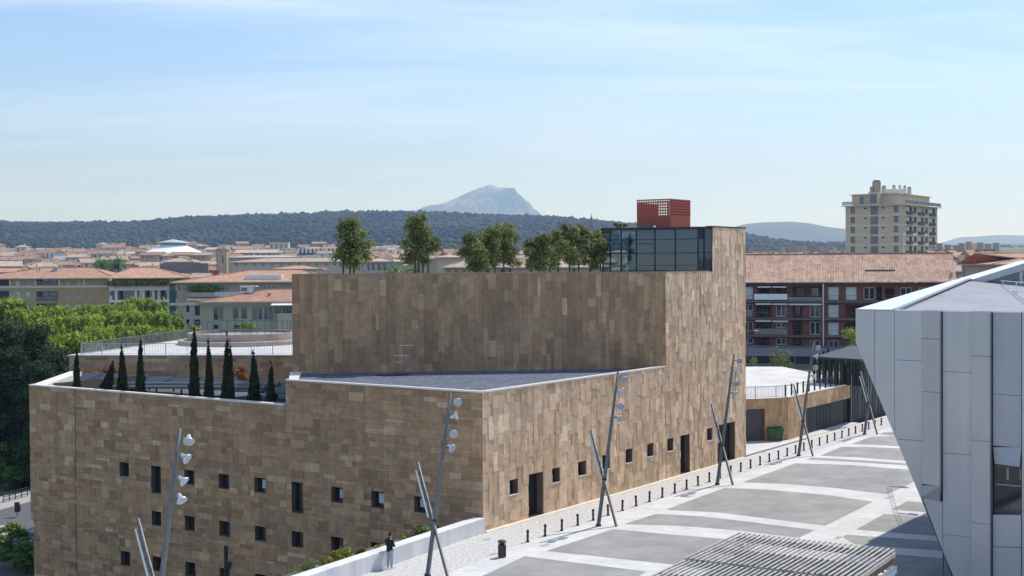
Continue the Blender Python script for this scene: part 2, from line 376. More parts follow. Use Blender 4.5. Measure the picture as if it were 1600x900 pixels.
def window(parent, O, d, n, h, depth, fm, pm=None, mull=0, trans=0, fw=.06, blind_or_reflection=0.0, label=None, off=0.0, name='window', bmat=None):
    a, b, c, e = h; mb = MB(); z = V3(0, 0, 1); dep = off - depth
    def bar(s0, s1, z0, z1, p=0.0): mb.obox(pt(O, d, n, s0, z0, dep), d*(s1-s0), n*(.05+p), z*(z1-z0))
    bar(a, b, c, c+fw); bar(a, b, e-fw, e); bar(a, a+fw, c+fw, e-fw); bar(b-fw, b, c+fw, e-fw)
    for i in range(mull): s = a + (b-a)*(i+1)/(mull+1); bar(s-fw*.5, s+fw*.5, c+fw, e-fw, .003)
    for i in range(trans): q = c + (e-c)*(i+1)/(trans+1); bar(a+fw, b-fw, q-fw*.4, q+fw*.4, -.003)
    w = part(name, mb, fm, parent, label)
    g = MB(); g.poly([pt(O, d, n, s, q, dep+.02) for s, q in ((a+fw*.5, c+fw*.5), (b-fw*.5, c+fw*.5), (b-fw*.5, e-fw*.5), (a+fw*.5, e-fw*.5))])
    p_ = part('pane', g, pm or PANE, w)
    if blind_or_reflection:
        k = MB(); k.obox(pt(O, d, n, a+fw, e-fw-(e-c-2*fw)*blind_or_reflection, dep+.03), d*(b-a-2*fw), n*.025, z*((e-c-2*fw)*blind_or_reflection)); part('blind_or_reflection', k, bmat or BLIND_REFL, w)
    return w

# ================================================================ THE GROUND
def sm(a, b, x): t = np.clip((x-a)/(b-a), 0, 1); return t*t*(3-2*t)
def terrain(x, y):
    x = np.asarray(x, float); y = np.asarray(y, float)
    low = -9.3 + 9.0*sm(-6, 34, x)
    low = np.where((x > -5), low - 3.6*sm(136, 150, y), low)
    far = np.interp(y, [170, 320, 500, 1000, 2200, 4000, 9000, 15000], [0, 5.5, 13.5, 26, 44, 80, 60, 60]) 
    z = low * (1 - sm(300, 900, y)) + far - 9.0*sm(300, 900, y) * .95
    return z
def tz(x, y): return float(terrain(x, y))
def build_ground():
    ys = np.unique(np.concatenate([np.linspace(-280, 0, 6), np.linspace(0, 400, 60), np.linspace(400, 2500, 50), np.linspace(2500, 15000, 30)]))
    q = np.concatenate([np.linspace(-6900, -400, 20), np.linspace(-400, 400, 81), np.linspace(400, 6900, 20)]); xs = np.unique(q)
    X, Y = np.meshgrid(xs, ys); Z = terrain(X, Y) - .12; nx, ny = len(xs), len(ys)
    me = bpy.data.meshes.new('ground'); v = np.stack([X, Y, Z], -1).reshape(-1, 3)
    f = [(j*nx+i, j*nx+i+1, (j+1)*nx+i+1, (j+1)*nx+i) for j in range(ny-1) for i in range(nx-1)]
    me.from_pydata(v.tolist(), [], f); me.materials.append(GROUND); o = add('ground', me); o['kind'] = 'structure'; ORG[o.name] = Vector((0, 0, 0))
build_ground()

# plaza slab: a deck above the lower street on the left
WD = (G(573, 897) - G(758, 833)).normalized(); WA = G(758, 833); WB = WA + WD*52
b = MB(); b.prism([(WB.x, WB.y), (WA.x, WA.y), (P0.x+U.x*88-.0, P0.y+U.y*88), (150, 150), (150, -40), (WB.x, -40)], -9.8, 0.0, 0)
FARP = [P0 + U*34 + VV*14, P0 + U*34 + VV*.2, P0 + U*60 + VV*.2, P0 + U*60 + VV*14]
setting('plaza', b, PAVE)
b = MB(); b.prism([(p.x, p.y) for p in FARP], -3, -.004, 0); setting('side_lane', b, PAVE)
def sheet(mb, pts, z, m=0): mb.poly([V3(p.x, p.y, z) for p in pts], m)
# grey panels, each laid as its own sheet
PX = [[(820,869),(1010,893),(960,925),(700,925)],
      [(957,827),(1129,842),(1190,849),(1120,895),(1051,882),(853,861)],
      [(1024,803),(1100,807),(1180,816.5),(1273,828.4),(1247.5,840.4),(1150,828.5),(1060,821.5),(975,819)],
      [(1132,762.4),(1200,765),(1300,774.5),(1364.5,784),(1289.5,821.5),(1210,811.5),(1120,800.5),(1040,796.6)],
      [(1243,724),(1330,726.5),(1415,733.6),(1450,738),(1423,755.5),(1387,772),(1300,762),(1230,756.5),(1160.5,753.4)],
      [(1268.7,714.7),(1340,719),(1411,723.6),(1440,726),(1440,730),(1411,727),(1330,721.5),(1259,718.3)],
      [(1315,698),(1360,698.5),(1406,700.7),(1440,704),(1440,723),(1411,720),(1340,714.5),(1282,712)],
      [(1362,682),(1396,681.6),(1430,684),(1430,699),(1401,697),(1331,693.7)],
      [(1383,675),(1420,676),(1420,682),(1373,679)],
      [(1417,783.4),(1480,787),(1470,803),(1442,800),(1393,796)],
      [(1381,803),(1444,807.4),(1490,811),(1490,840),(1453,836.5),(1337.5,827.5)],
      [(1322,835.5),(1453,844.5),(1500,849),(1500,863),(1460,860),(1336,850.5),(1316.5,840)],
      [(1352,863),(1465,871.5),(1520,876),(1520,925),(1400,925),(1370,868)]]
for k, poly in enumerate(PX):
    b = MB(); sheet(b, [G(*q) for q in poly], .004); setting('grey_panel', b, PANEL)
# speckled sett strip and pale kerb along the facade
b = MB(); s0, s1 = -60, 78
sheet(b, [P0 + N*.42 + U*0, P0 + N*3.42 + U*0, P0 + N*3.42 + U*s1, P0 + N*.42 + U*s1], .005)
q = [WA - WD*.2 + N*.1, P0 + N*.42, P0 + N*3.42, WB + N*4.4]; sheet(b, [P0 + N*.42, P0 + N*3.42, WB + N*4.6, WB + N*.1, WA + N*.1], .0045)
setting('sett_strip', b, SETTS)
b = MB(); b.obox(P0 + N*.03, U*34, N*.36, V3(0, 0, .03)); b.obox(P0 + N*.03 + U*46.6, U*31, N*.36, V3(0, 0, .03)); setting('facade_kerb', b, KERB)
b = MB()
for px, py in ((760,843),(770,866),(851,852),(1060,752),(1070,763),(1075,776),(1190,707),(1310,840)):
    p = G(px, py); b.box((p.x, p.y, .006), .6, .3, .006, AZ*-1+math.pi/2)
setting('drain_covers', b, SIDEW, 'stuff')

# lower street on the left
zs = -9.25
b = MB(); sheet(b, [G(-60, 814, zs), G(60, 781, zs), G(120, 766, zs), G(140, 840, zs), G(60, 935, zs), G(-60, 935, zs)], zs+.01); setting('street', b, ASPH)
b = MB(); b.prism([(p.x, p.y) for p in (G(-60, 793, zs), G(60, 763, zs), G(130, 750, zs), G(125, 763, zs), G(60, 782, zs), G(-60, 815, zs))], zs-.2, zs+.13); setting('pavement', b, SIDEW)
b = MB(); b.prism([(p.x, p.y) for p in (G(-40, 829, zs), G(22, 819, zs), G(28, 824, zs), G(18, 838, zs), G(-40, 860, zs))], zs-.2, zs+.13)
b.prism([(p.x, p.y) for p in (G(40, 833, zs), G(70, 820, zs), G(80, 860, zs), G(50, 880, zs), G(28, 846, zs))], zs-.2, zs+.13); setting('traffic_island', b, SIDEW)

# ================================================================ THE SANDSTONE HALL
hall = thing('concert_hall', 'large sandstone clad hall with stepped flat roofs in the middle of the view', 'concert hall', (P0.x, P0.y, 0))
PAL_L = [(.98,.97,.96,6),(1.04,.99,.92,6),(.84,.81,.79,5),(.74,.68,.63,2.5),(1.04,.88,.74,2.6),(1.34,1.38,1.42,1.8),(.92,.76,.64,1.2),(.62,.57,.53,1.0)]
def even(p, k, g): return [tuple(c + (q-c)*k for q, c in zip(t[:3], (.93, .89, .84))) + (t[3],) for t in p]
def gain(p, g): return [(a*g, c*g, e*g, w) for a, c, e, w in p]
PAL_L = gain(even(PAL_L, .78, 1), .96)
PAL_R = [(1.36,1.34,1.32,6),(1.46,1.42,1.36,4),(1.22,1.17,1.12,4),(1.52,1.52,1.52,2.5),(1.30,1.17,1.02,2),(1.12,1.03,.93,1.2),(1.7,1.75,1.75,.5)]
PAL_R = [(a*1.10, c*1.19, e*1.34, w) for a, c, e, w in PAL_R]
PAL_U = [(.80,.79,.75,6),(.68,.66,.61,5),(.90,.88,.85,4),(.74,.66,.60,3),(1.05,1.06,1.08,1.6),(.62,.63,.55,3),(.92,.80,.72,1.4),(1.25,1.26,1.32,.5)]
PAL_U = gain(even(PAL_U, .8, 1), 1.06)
def Ls(px, py): q = on(px, py, P0, U); return (q - P0).dot(VV), q.z
def Rs(px, py): q = on(px, py, P0, N); return (q - P0).dot(U), q.z
S_STEP = Ls(446.5, 600)[0]; S_END = Ls(47, 700)[0]
Z_ROOF, Z_LOW, Z_TER, Z_TOP = 7.85, Ls(300, 622)[1], 14.42, 17.72
T_UP = Rs(1039, 500)[0]; T_PAV = Rs(1113, 400)[0]; T_END = Rs(1164.5, 500)[0]
zn = Ls(52, 812)[1]
c5 = lambda x0, y0, x1, y1: (x0/2.648, 560+y0/2.648, x1/2.648, 560+y1/2.648)
c6 = lambda x0, y0, x1, y1: (440+x0/3, 600+y0/3, 440+x1/3, 600+y1/3)
c7 = lambda x0, y0, x1, y1: (800+x0/3, 540+y0/3, 800+x1/3, 540+y1/3)
LW = [c5(495,428,534,486), c5(626,443,666,556), c5(763,460,804,519), c5(905,476,949,537), c5(1053,492,1099,553),
      c5(628,630,667,689), c5(765,650,806,710), c5(908,671,952,732), c5(1055,692,1100,752),
      c5(500,795,539,855), c5(632,817,672,877), c5(768,840,810,899), c5(910,866,952,926), c5(1057,889,1100,950),
      c6(47,458,100,600), c6(233,480,288,552), c6(421,500,480,578), c6(622,525,684,598),
      c6(48,688,102,762), c6(233,714,290,790), c6(419,740,478,816)]
PALE_REFL = {3: .0, 4: .55, 15: .5, 16: .6, 17: .75}
holesL = []
for x0, y0, x1, y1 in LW:
    a = Ls(x0, y0); e = Ls(x1, y0 + .12*(x1-x0)); c = Ls(x0, y1); holesL.append((e[0], a[0], c[1], a[1]))
RW = [c6(1067,452,1107,521)] + [c7(*q) for q in ((187,578,223,645),(309,547,345,612),(422,516,457,582),(531,488,563,552),(631,464,661,523),(727,438,755,497),(912,390,937,447))]
RDOOR = [c7(77,605,143,818), c7(787,423,832,598), c7(962,375,1043,538)]
holesR = []; 
for x0, y0, x1, y1 in RW + RDOOR:
    a = Rs(x0, y0); e = Rs(x1, y0); c = Rs(x0, y1); holesR.append((a[0], e[0], max(c[1], 0.0) if (x0, y0, x1, y1) not in RDOOR else .035, a[1]))
rectL = [(0, S_STEP, -9.6, Z_ROOF), (S_STEP, S_END, zn, Z_LOW), (S_STEP, S_END-.35, -9.6, zn)]
rectR = [(0, T_UP, 0, Z_ROOF), (T_UP, T_PAV, 0, Z_TER), (T_PAV, T_END, 0, Z_TOP)]
UL = D(456.5, 500, 88.3); UL.z = 0; UR = P0 + U*T_UP; UD = (UR - UL).normalized(); UN = V3(UD.y, -UD.x); ULEN = (UR - UL).length
b = MB(); pierced(b, P0, VV, -U, rectL, holesL, .45, off=-.01)
b.poly([pt(P0, VV, -U, S_END, zn, -.01), pt(P0, VV, -U, S_END, Z_LOW, -.01), P0+VV*S_END+U*14+V3(0,0,Z_LOW), P0+VV*S_END+U*14+V3(0,0,zn)])
b.poly([pt(P0, VV, -U, S_END-.35, -9.6, -.01), pt(P0, VV, -U, S_END-.35, zn, -.01), P0+VV*(S_END-.35)+U*14+V3(0,0,zn), P0+VV*(S_END-.35)+U*14+V3(0,0,-9.6)])
part('wall', b, JOINT, hall)
b = MB(); pierced(b, P0, U, N, rectR, holesR, .5, off=-.01); part('wall', b, JOINT, hall)
b = MB(); pierced(b, UL, UD, UN, [(0, ULEN-.02, Z_ROOF-.4, Z_TER)], [], .3, off=-.01)
BK = [UL + V3(-1.5, 16), P0 + U*T_END + VV*16]
b.poly([UL+V3(0,0,-3), UL+V3(0,0,Z_TER), BK[0]+V3(0,0,Z_TER), BK[0]+V3(0,0,-3)]); b.poly([BK[0]+V3(0,0,-3), BK[0]+V3(0,0,Z_TER), BK[1]+V3(0,0,Z_TER), BK[1]+V3(0,0,-3)])
e = P0 + U*T_END; b.poly([e + V3(0,0,0), e+V3(0,0,Z_TOP), e+VV*8+V3(0,0,Z_TOP), e+VV*8])
part('wall', b, STONEP, hall)
JR = Rs(1094.5, 560)[0]; JL = Ls(117.5, 640)[0]
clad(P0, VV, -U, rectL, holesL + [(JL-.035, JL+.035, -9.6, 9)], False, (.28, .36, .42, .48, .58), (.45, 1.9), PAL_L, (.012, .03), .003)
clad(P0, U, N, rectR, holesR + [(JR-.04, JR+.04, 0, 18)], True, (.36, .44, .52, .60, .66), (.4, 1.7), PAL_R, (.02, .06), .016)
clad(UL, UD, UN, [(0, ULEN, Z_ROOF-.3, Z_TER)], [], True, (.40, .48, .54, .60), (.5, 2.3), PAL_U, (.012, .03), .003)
STONES.sort(key=lambda q: -q[0])
for q in STONES[:300]:
    b = MB(); stonebox(b, *q[1:]); part('stone', b, STONE, hall, tint=True)
b = MB()
for q in STONES[300:]: stonebox(b, *q[1:])
part('stone_cladding', b, STONE, hall, kind='stuff', tint=True)
# corner posts close the mitre of the cladding
b = MB(); b.obox(P0 + N*.028 - U*.012, VV*.03, U*.03, V3(0, 0, Z_ROOF)); part('corner_bead', b, STONEP, hall)
# windows and doors
for i, h in enumerate(holesL):
    bl = PALE_REFL.get(i, 0)
    w = window(hall, P0, VV, -U, h, .40, DFRAME, trans=1 if (h[3]-h[2]) > 1.5 else 0, fw=.06, label='narrow tall window' if (h[3]-h[2]) > 1.5 else None)
    if bl:
        k = MB(); wd = (h[1]-h[0]); k.obox(pt(P0, VV, -U, h[0]+.08, h[2]+.25, -.35), VV*(wd*bl), -U*.02, V3(0, 0, h[3]-h[2]-.4)); part('blind_or_reflection', k, BLIND_REFL, w)  # pale plate: the pane's gradient reflection put into colour
for i, h in enumerate(holesR):
    if i < len(RW): window(hall, P0, U, N, h, .42, DFRAME, fw=.06)
    else:
        b = MB(); b.obox(pt(P0, U, N, h[0], .035, -.48), U*(h[1]-h[0]), N*.05, V3(0, 0, h[3]-.035)); part('door', b, BLACK, hall)
b = MB()
for i, h in enumerate(holesR[:len(RW)]): b.obox(pt(P0, U, N, h[0]-.04, h[2]-.05, -.3), U*(h[1]-h[0]+.08), N*.37, V3(0, 0, .045))
part('window_sills', b, COPING, hall, kind='stuff')
# roofs, copings
LC = P0 + VV*S_STEP
roofp = [P0 + VV*.2 + U*.2, P0 + U*(T_UP-.05) + VV*.25, UL + UN*.05, LC + U*.3 - VV*.4]
b = MB(); b.prism([(p.x, p.y) for p in roofp], Z_ROOF-.7, Z_ROOF-.10); part('roof', b, GRAVEL, hall)
def coping(p, q, inw, w, z, h=.09, name='coping', mt=COPING):
    b = MB(); b.obox(V3(p.x, p.y, z-h*.5), q-p, inw*w, V3(0, 0, h)); return part(name, b, mt, hall)
coping(P0 - U*.05 - VV*.0, LC - U*.05, U, .34, Z_ROOF+.02)
coping(P0 + N*.08 + U*.29, UR + N*.08 - U*.02, -N, .36, Z_ROOF+.021)
ul2 = UL + UN*.05
b = MB(); b.prism([(p.x, p.y) for p in (LC + U*.29 + VV*.02, LC + U*.29 - VV*.75, ul2 + UD*.6, ul2 - UD*.15)], Z_ROOF-.6, Z_ROOF+.03); part('coping', b, COPING, hall)
b = MB(); b.obox(LC - U*0, UL-LC, V3(0, 0, Z_ROOF-3.2), V3(.05, .05, 0)); 
b = MB(); b.poly([LC + V3(0,0,1), LC + V3(0,0,Z_ROOF-.05), UL + V3(0,0,Z_ROOF-.05), UL + V3(0,0,1)]); part('wall', b, STONEP, hall)
coping(LC + VV*.15 - U*.06, P0 + VV*S_END - U*.06, U, .42, Z_LOW + .03, .10)
E1 = P0 + VV*S_END; SB = D(110, 582, 110); SB.z = 0
b = MB(); b.obox(V3(E1.x, E1.y, Z_LOW-1.6) + U*.36, SB-E1-U*.36, N*1.5, V3(0, 0, 1.66)); part('parapet', b, COPING, hall)
coping(UL + UN*.03, UR + UN*.03, -UN, .4, Z_TER + .03, .07, mt=STONEP)
coping(UR + N*.06, P0 + U*(T_PAV-.55) + N*.06, -N, .4, Z_TER + .031, .07, mt=STONEP)
coping(P0 + U*(T_PAV-.2) + N*.07, P0 + U*(T_END+.05) + N*.07, -N, .5, Z_TOP + .04, .1, mt=DARKMET)
b = MB(); b.prism([(p.x, p.y) for p in (UL - UN*.3, UR - UN*.3, P0 + U*T_PAV - N*.3, P0 + U*T_END - N*.3, BK[1], BK[0])], 13.2, 13.85); part('terrace_floor', b, TERRACE, hall)
# lower roof courtyard behind the left parapet
b = MB(); b.prism([(p.x, p.y) for p in (LC + U*.3, E1 + U*.3, V3(SB.x, SB.y) + U*6, UL + U*14)], 3.5, Z_LOW-1.15); part('courtyard_floor', b, ASPH, hall)
# glazed roof over the courtyard: sloped panes between bars
gA, gB = D(128, 592, 110), D(478, 592, 97); gd = (gB-gA).normalized(); gn = V3(gd.y, -gd.x)
gl = thing('courtyard_glass_roof', 'long sloping glass roof with pipes behind the row of slim cypresses', 'glass roof', (gA.x, gA.y, 4.5))
L_ = (gB-gA); L_.z = 0; L_ = L_.length; zb = Z_LOW-.15
SKY = mat('roof_glass', (.03, .04, .055), .5, .1, 2, spec=.2)
for k in range(9):
    a = gA + gd*(L_*k/9 + .05); b = MB(); a = V3(a.x, a.y, zb+.05); e = gd*(L_/9 - .1)
    b.obox(a, e, gn*1.9 + V3(0, 0, -.55), V3(0, 0, .05)); part('pane', b, SKY, gl)
for k in range(10):
    a = gA + gd*(L_*k/9); a = V3(a.x, a.y, zb+.08); b = MB(); b.obox(a - gd*.05, gd*.1, gn*1.95 + V3(0, 0, -.565), V3(0, 0, .08)); part('glazing_bar', b, GALV, gl)
b = MB()
for off, z, r in ((2.2, -.7, .17), (2.9, -.85, .13), (3.7, -.8, .12)):
    a = V3(gA.x, gA.y, zb+z) + gn*off; b.tube((a + gd*.4, a + gd*(L_-.6)), r, 8)
part('pipework', b, GALV, gl)
b = MB()
for k in range(10): a = gA + gd*(L_*k/9); b.box((a.x+gn.x*1.9, a.y+gn.y*1.9, 4.2), .12, .12, zb-4.75); b.box((a.x+gn.x*.1, a.y+gn.y*.1, 4.2), .12, .12, zb-4.25)
part('posts', b, DARKMET, gl)
b = MB(); b.box((gA.x+gd.x*2.0+gn.x*3.3, gA.y+gd.y*2.0+gn.y*3.3, 4.3), 1.2, 1.0, 1.6, 0); part('service_box', b, WHITE, gl)

# ---------------- glass pavilion and oxide red cube on the terrace
PA = D(941.5, 400, 100); PB = D(1090.5, 400, 97.0); PA.z = PB.z = 0; PC = P0 + U*(T_PAV) - N*.05
pav_b = MB(); back = [P0 + U*(T_END-.1) - N*.3, P0 + U*(T_END-.1) + VV*9, PA + V3(-.3, 9)]
pav_b.prism([(p.x, p.y) for p in [PA + UN*.12 - UD*.1, PB + UN*.12, PC + U*.0, P0 + U*T_PAV - N*.3] + back], Z_TOP-.13, Z_TOP+.03)
pav = part('glass_pavilion', pav_b, DARKMET, hall)
PGLASS = glassmat('tinted_glass', (.56, .68, .72), .93)
pd = (PB-PA).normalized(); pn = V3(pd.y, -pd.x); zf = 13.86
cuts = [942, 953.5, 970.7, 994.4, 1023.3, 1055.2, 1090.5]; ss = []
for c in cuts: q = on(c, 400, PA, pn); ss.append((q-PA).dot(pd))
ztr = [zf, 15.82, 16.85, Z_TOP-.13]
for i, (a, c) in enumerate(zip(ss, ss[1:])):
    for j, (z0, z1) in enumerate(zip(ztr, ztr[1:])):
        g = MB(); g.obox(pt(PA, pd, pn, a+.03, z0+.03, -.02), pd*(c-a-.06), pn*.025, V3(0, 0, z1-z0-.06)); part('pane', g, PGLASS, pav)
b = MB()
for s in ss: b.obox(pt(PA, pd, pn, s-.04, zf, -.08), pd*.08, pn*.14, V3(0, 0, Z_TOP-.13-zf))
part('mullions', b, DFRAME, pav)
b = MB()
for z in ztr[1:3]: b.obox(pt(PA, pd, pn, ss[0], z-.03, -.06), pd*(ss[-1]-ss[0]), pn*.11, V3(0, 0, .06))
b.obox(pt(PA, pd, pn, ss[3], 14.9-.02, .06), pd*(ss[-1]-ss[3]), pn*.03, V3(0, 0, .035)); b.obox(pt(PA, pd, pn, ss[0], 16.5, -.05), pd*(ss[4]-ss[0]), pn*.08, V3(0, 0, .05))
part('transoms', b, DFRAME, pav)
# return side with one dark panel and glass down to the wall
q1 = PB + (PC-PB)*.45
b = MB(); b.obox(V3(PB.x, PB.y, 16.85), q1-PB, pn*-.05, V3(0, 0, .74)); part('blind_panel', b, DARKMET, pav)
g = MB(); g.obox(V3(PB.x, PB.y, 14.0), q1-PB, pn*-.03, V3(0, 0, 2.8)); part('pane', g, PGLASS, pav)
g = MB(); g.obox(V3(q1.x, q1.y, 14.0), PC-q1, pn*-.03, V3(0, 0, 3.58)); part('pane', g, PGLASS, pav)
b = MB(); 
for p in (PB, q1): b.obox(V3(p.x, p.y, 13.9)-pn*.05, pd*.07, pn*.12, V3(0, 0, 3.68))
b.obox(V3(PB.x, PB.y, 15.8)+pn*.01, PC-PB, pn*-.06, V3(0, 0, .06)); part('mullions', b, DFRAME, pav)
# inside: back wall, side wall, columns, furniture
INT = mat('interior_plaster', (.40, .36, .33), .9); 
b = MB(); b.obox(V3(PA.x+.2, PA.y, zf)-pn*5.2, pd*4.4, pn*-.15, V3(0, 0, 3.55)); part('inner_wall', b, INT, pav)
b = MB(); b.obox(V3(PA.x, PA.y, zf)-pn*2.6+pd*1.4, pd*2.1, pn*-.2, V3(0, 0, 2.1)); b.obox(V3(PA.x, PA.y, zf)-pn*3.2+pd*3.4, pd*1.1, pn*-.2, V3(0, 0, 2.3)); part('inner_partition', b, TERRA, pav)
b = MB(); b.obox(V3(PA.x, PA.y, zf)-pn*1.5+pd*6.4, pd*.35, pn*-.3, V3(0, 0, 1.5)); b.obox(V3(PA.x, PA.y, zf)-pn*2.0+pd*4.9, pd*1.0, pn*-.8, V3(0, 0, .8))
b.obox(V3(PA.x, PA.y, zf)-pn*.6+pd*1.9, pd*.2, pn*-.2, V3(0, 0, 3.5)); part('inner_column', b, DARKMET, pav)
b = MB(); b.obox(P0 + U*T_PAV - N*.35 + V3(0, 0, 13.9), VV*6, U*.1, V3(0, 0, 3.7)); part('reveal_wall', b, TERRA, pav)
# vents and a planter on its roof
b = MB()
for px in (998, 1001.5, 1005): p = D(px, 356, 100.5); b.tube((V3(p.x, p.y, Z_TOP), V3(p.x, p.y, Z_TOP+.42)), .065, 8)
p = D(1012, 356, 101); b.tube((V3(p.x, p.y, Z_TOP), V3(p.x, p.y, Z_TOP+.35)), .16, 10); part('vent_pipes', b, GALV, pav)
b = MB(); p = D(1022.6, 356, 98.6); b.lathe((p.x, p.y, Z_TOP), [(.09, 0), (.1, .08), (.06, .15), (.01, .17)], 10); part('roof_dome', b, WHITE, pav)
b = MB(); p = D(966, 357, 101); b.obox(V3(p.x-1.3, p.y, Z_TOP), V3(2.5, -.3, 0), V3(0, .5, 0), V3(0, 0, .1)); part('planter', b, TERRA, pav)
# the cube
KN = D(1047.3, 330, 101.0); KN.z = 0; kl = 2.95; zk = Z_TOP+.03; hk = 2.28
def kon(px, dvec):
    q = on(px, 330, KN, V3(-dvec.y, dvec.x)); return (q-KN).dot(dvec)
wl_, wr_ = kon(995, VV), kon(1078, U)
cube_b = MB(); zm = zk + hk*.41
def solidpanel(mb, o, d, w, z0, z1, nn): mb.obox(V3(o.x, o.y, z0), d*w, nn*-.06, V3(0, 0, z1-z0))
solidpanel(cube_b, KN, VV, wl_, zk, zm, -U); solidpanel(cube_b, KN + U*.07, U, wr_-.07, zk, zm, N)
solidpanel(cube_b, KN + VV*(wl_-.06) + U*.07, U, wr_-.07, zk, zk+hk-.24, N); solidpanel(cube_b, KN + U*wr_, VV, wl_, zk, zm, -U)
cube = part('rooftop_cube', cube_b, TERRA, hall, 'oxide red cube with a pierced upper half')
def perf(o, d, w, nn, nh, nv, deep, th):
    b = MB(); z0, z1 = zm, zk+hk
    for i in range(nh+1): s = (w-th)*i/nh; b.obox(V3(o.x, o.y, z0) + d*s - nn*.003, d*th, -nn*(deep-.006), V3(0, 0, z1-z0))
    for j in range(nv+1): z = z0 + (z1-z0-th)*j/nv; b.obox(V3(o.x, o.y, z), d*w, -nn*deep, V3(0, 0, th))
    part('perforated_panel', b, TERRA, cube)
perf(KN, VV, wl_, -U, 14, 6, .05, .085); perf(KN + U*.055, U, wr_-.055, N, 11, 6, .12, .10)
perf(KN + U*wr_ + U*.05, VV, wl_, -U, 3, 1, .05, .08)
# roof antenna
p = D(632, 583, 86.5); p.z = Z_ROOF-.1
ant = thing('roof_antenna', 'bent old television antenna standing on the dark gravel roof', 'antenna', p)
k = 86.5/F
b = MB(); b.tube((p, p + V3(.0, 0, 1.0), p + V3(-.12, 0, 2.1)), .022, 6); b.tube((p + V3(.05, 0, 0), p + V3(-.16, 0, .85)), .03, 6); b.tube((p + V3(0, 0, .15), p + V3(.55, -.2, .3)), .025, 6); part('mast', b, GALV, ant)
b = MB()
for dx, dz, l in ((-.32, 1.98, .9), (-.7, 1.3, 1.05), (-.62, .88, .52)): b.tube((p + V3(dx, 0, dz), p + V3(dx+l, 0, dz+.02)), .02, 6)
for q in range(8): b.tube((p + V3(-.28+q*.09, -.22, 1.99), p + V3(-.28+q*.09, .22, 1.99)), .014, 5); b.tube((p + V3(-.65+q*.12, -.25, 1.31), p + V3(-.65+q*.12, .25, 1.31)), .014, 5)
part('aerial', b, ALU, ant)
b = MB(); b.box((p.x-1.15, p.y-.1, p.z), 1.5, .25, .05); b.box((p.x-.2, p.y, p.z), .9, .3, .1); part('foot', b, DARKMET, ant)

# ---------------- white roof terrace with drum behind the courtyard
ZT = 7.35
tA, tB = D(108, 560, 115), D(470, 553, 113.5); tA.z = tB.z = 0
tL = G(292, 529.5, ZT); tL.z = 0
ter = thing('terrace_block', 'low stone block with white roof terrace and a round drum left of the hall', 'building', (tA.x, tA.y, 0))
b = MB(); b.prism([(p.x, p.y) for p in (tA, tB, tB + V3(2, 45), tL + V3(8, 14), tL)], -9, ZT-.12); part('wall', b, STONEP, ter)
td = (tB-tA).normalized(); tn = V3(td.y, -td.x); TS = []
for r in layout([(0, (tB-tA).length, 3.5, ZT-.12)], [], False, (.34, .42, .5), (.8, 3.0)): TS.append((tA, td, tn, r, .03, .004, stonetint(PAL_L)))
for q in TS:
    b = MB(); stonebox(b, *q); part('stone', b, STONE, ter, tint=True)
b = MB(); b.prism([(p.x, p.y) for p in (tA + tn*.1 - td*.1, tB + tn*.1, tB + V3(2, 45), tL + V3(8, 14), tL - td*.1)], ZT-.115, ZT); part('roof_terrace', b, TERRACE, ter)
dc = G(379, 527, ZT); rad = 5.35
sc_ = dc.y/F
dc = D(379, 527, 131); b = MB()
b.lathe((dc.x, dc.y, ZT), [(rad+.95, 0), (rad+.95, .42), (rad+.2, .43)], 56); b.lathe((dc.x, dc.y, ZT+.5), [(rad, -.1), (rad, .62), (rad-.45, .63), (rad-.45, .3)], 56)
DRUM = mat('drum_stone', (.42, .34, .28), .88, .15, 2, col2=(.36, .28, .22)); dr = part('drum', b, DRUM, ter)
b = MB(); b.lathe((dc.x, dc.y, ZT+.9), [(rad-.44, -.2), (rad-.44, .10)], 48); part('drum_glass', b, PANE, dr)
def railing(name, label, pts, z, h=1.05, step=.14, post=1.9, m=GALV, bar=.009, loc=None, group=None, nobars=False):
    p0 = pts[0]; r = thing(name, label, 'railing', (p0.x, p0.y, z), group); a = MB(); c = MB(); e = MB()
    for p, q in zip(pts, pts[1:]):
        l = (q-p).length; d = (q-p)/l; P_ = V3(p.x, p.y, z)
        a.obox(P_ + V3(0, 0, h-.05), d*l, V3(-d.y, d.x)*.05, V3(0, 0, .05)); a.obox(P_ + V3(0, 0, .08), d*l, V3(-d.y, d.x)*.03, V3(0, 0, .03))
        for i in range(int(l/post)+1): s = i*post; e.obox(P_ + d*s, d*.05, V3(-d.y, d.x)*.05, V3(0, 0, h-.05))
        if not nobars:
            for i in range(1, int(l/step)): s = i*step; c.obox(P_ + d*s + V3(0, 0, .1), d*bar*2, V3(-d.y, d.x)*bar*2, V3(0, 0, h-.15))
    part('rail', a, m, r); part('posts', e, m, r, kind='stuff')
    if c.v: part('balusters', c, m, r, kind='stuff')
    return r
WHITEM = mat('rail_pale', (.50, .50, .48), .5, .05); DARKR = mat('rail_dark', (.16, .17, .17), .5, .1)
railing('terrace_railing', 'pale barred railing along the front edge of the white roof terrace', [tA + td*1.0 - tn*.12, tB - tn*.12 - td*.2], ZT, 1.0, m=WHITEM, bar=.011)
railing('terrace_railing', 'grey barred railing on the tree side of the white roof terrace', [tA + td*1.0 - tn*.2, tL + td*.4], ZT, 1.05, m=DARKR, bar=.012)
ring = [V3(dc.x + (rad-.1)*math.cos(a), dc.y + (rad-.1)*math.sin(a)) for a in np.linspace(-.3, math.pi+.25, 26)]
railing('drum_railing', 'thin curved railing around the far rim of the round drum', ring, ZT+1.12, .95, post=1.2, m=GALV, nobars=True)

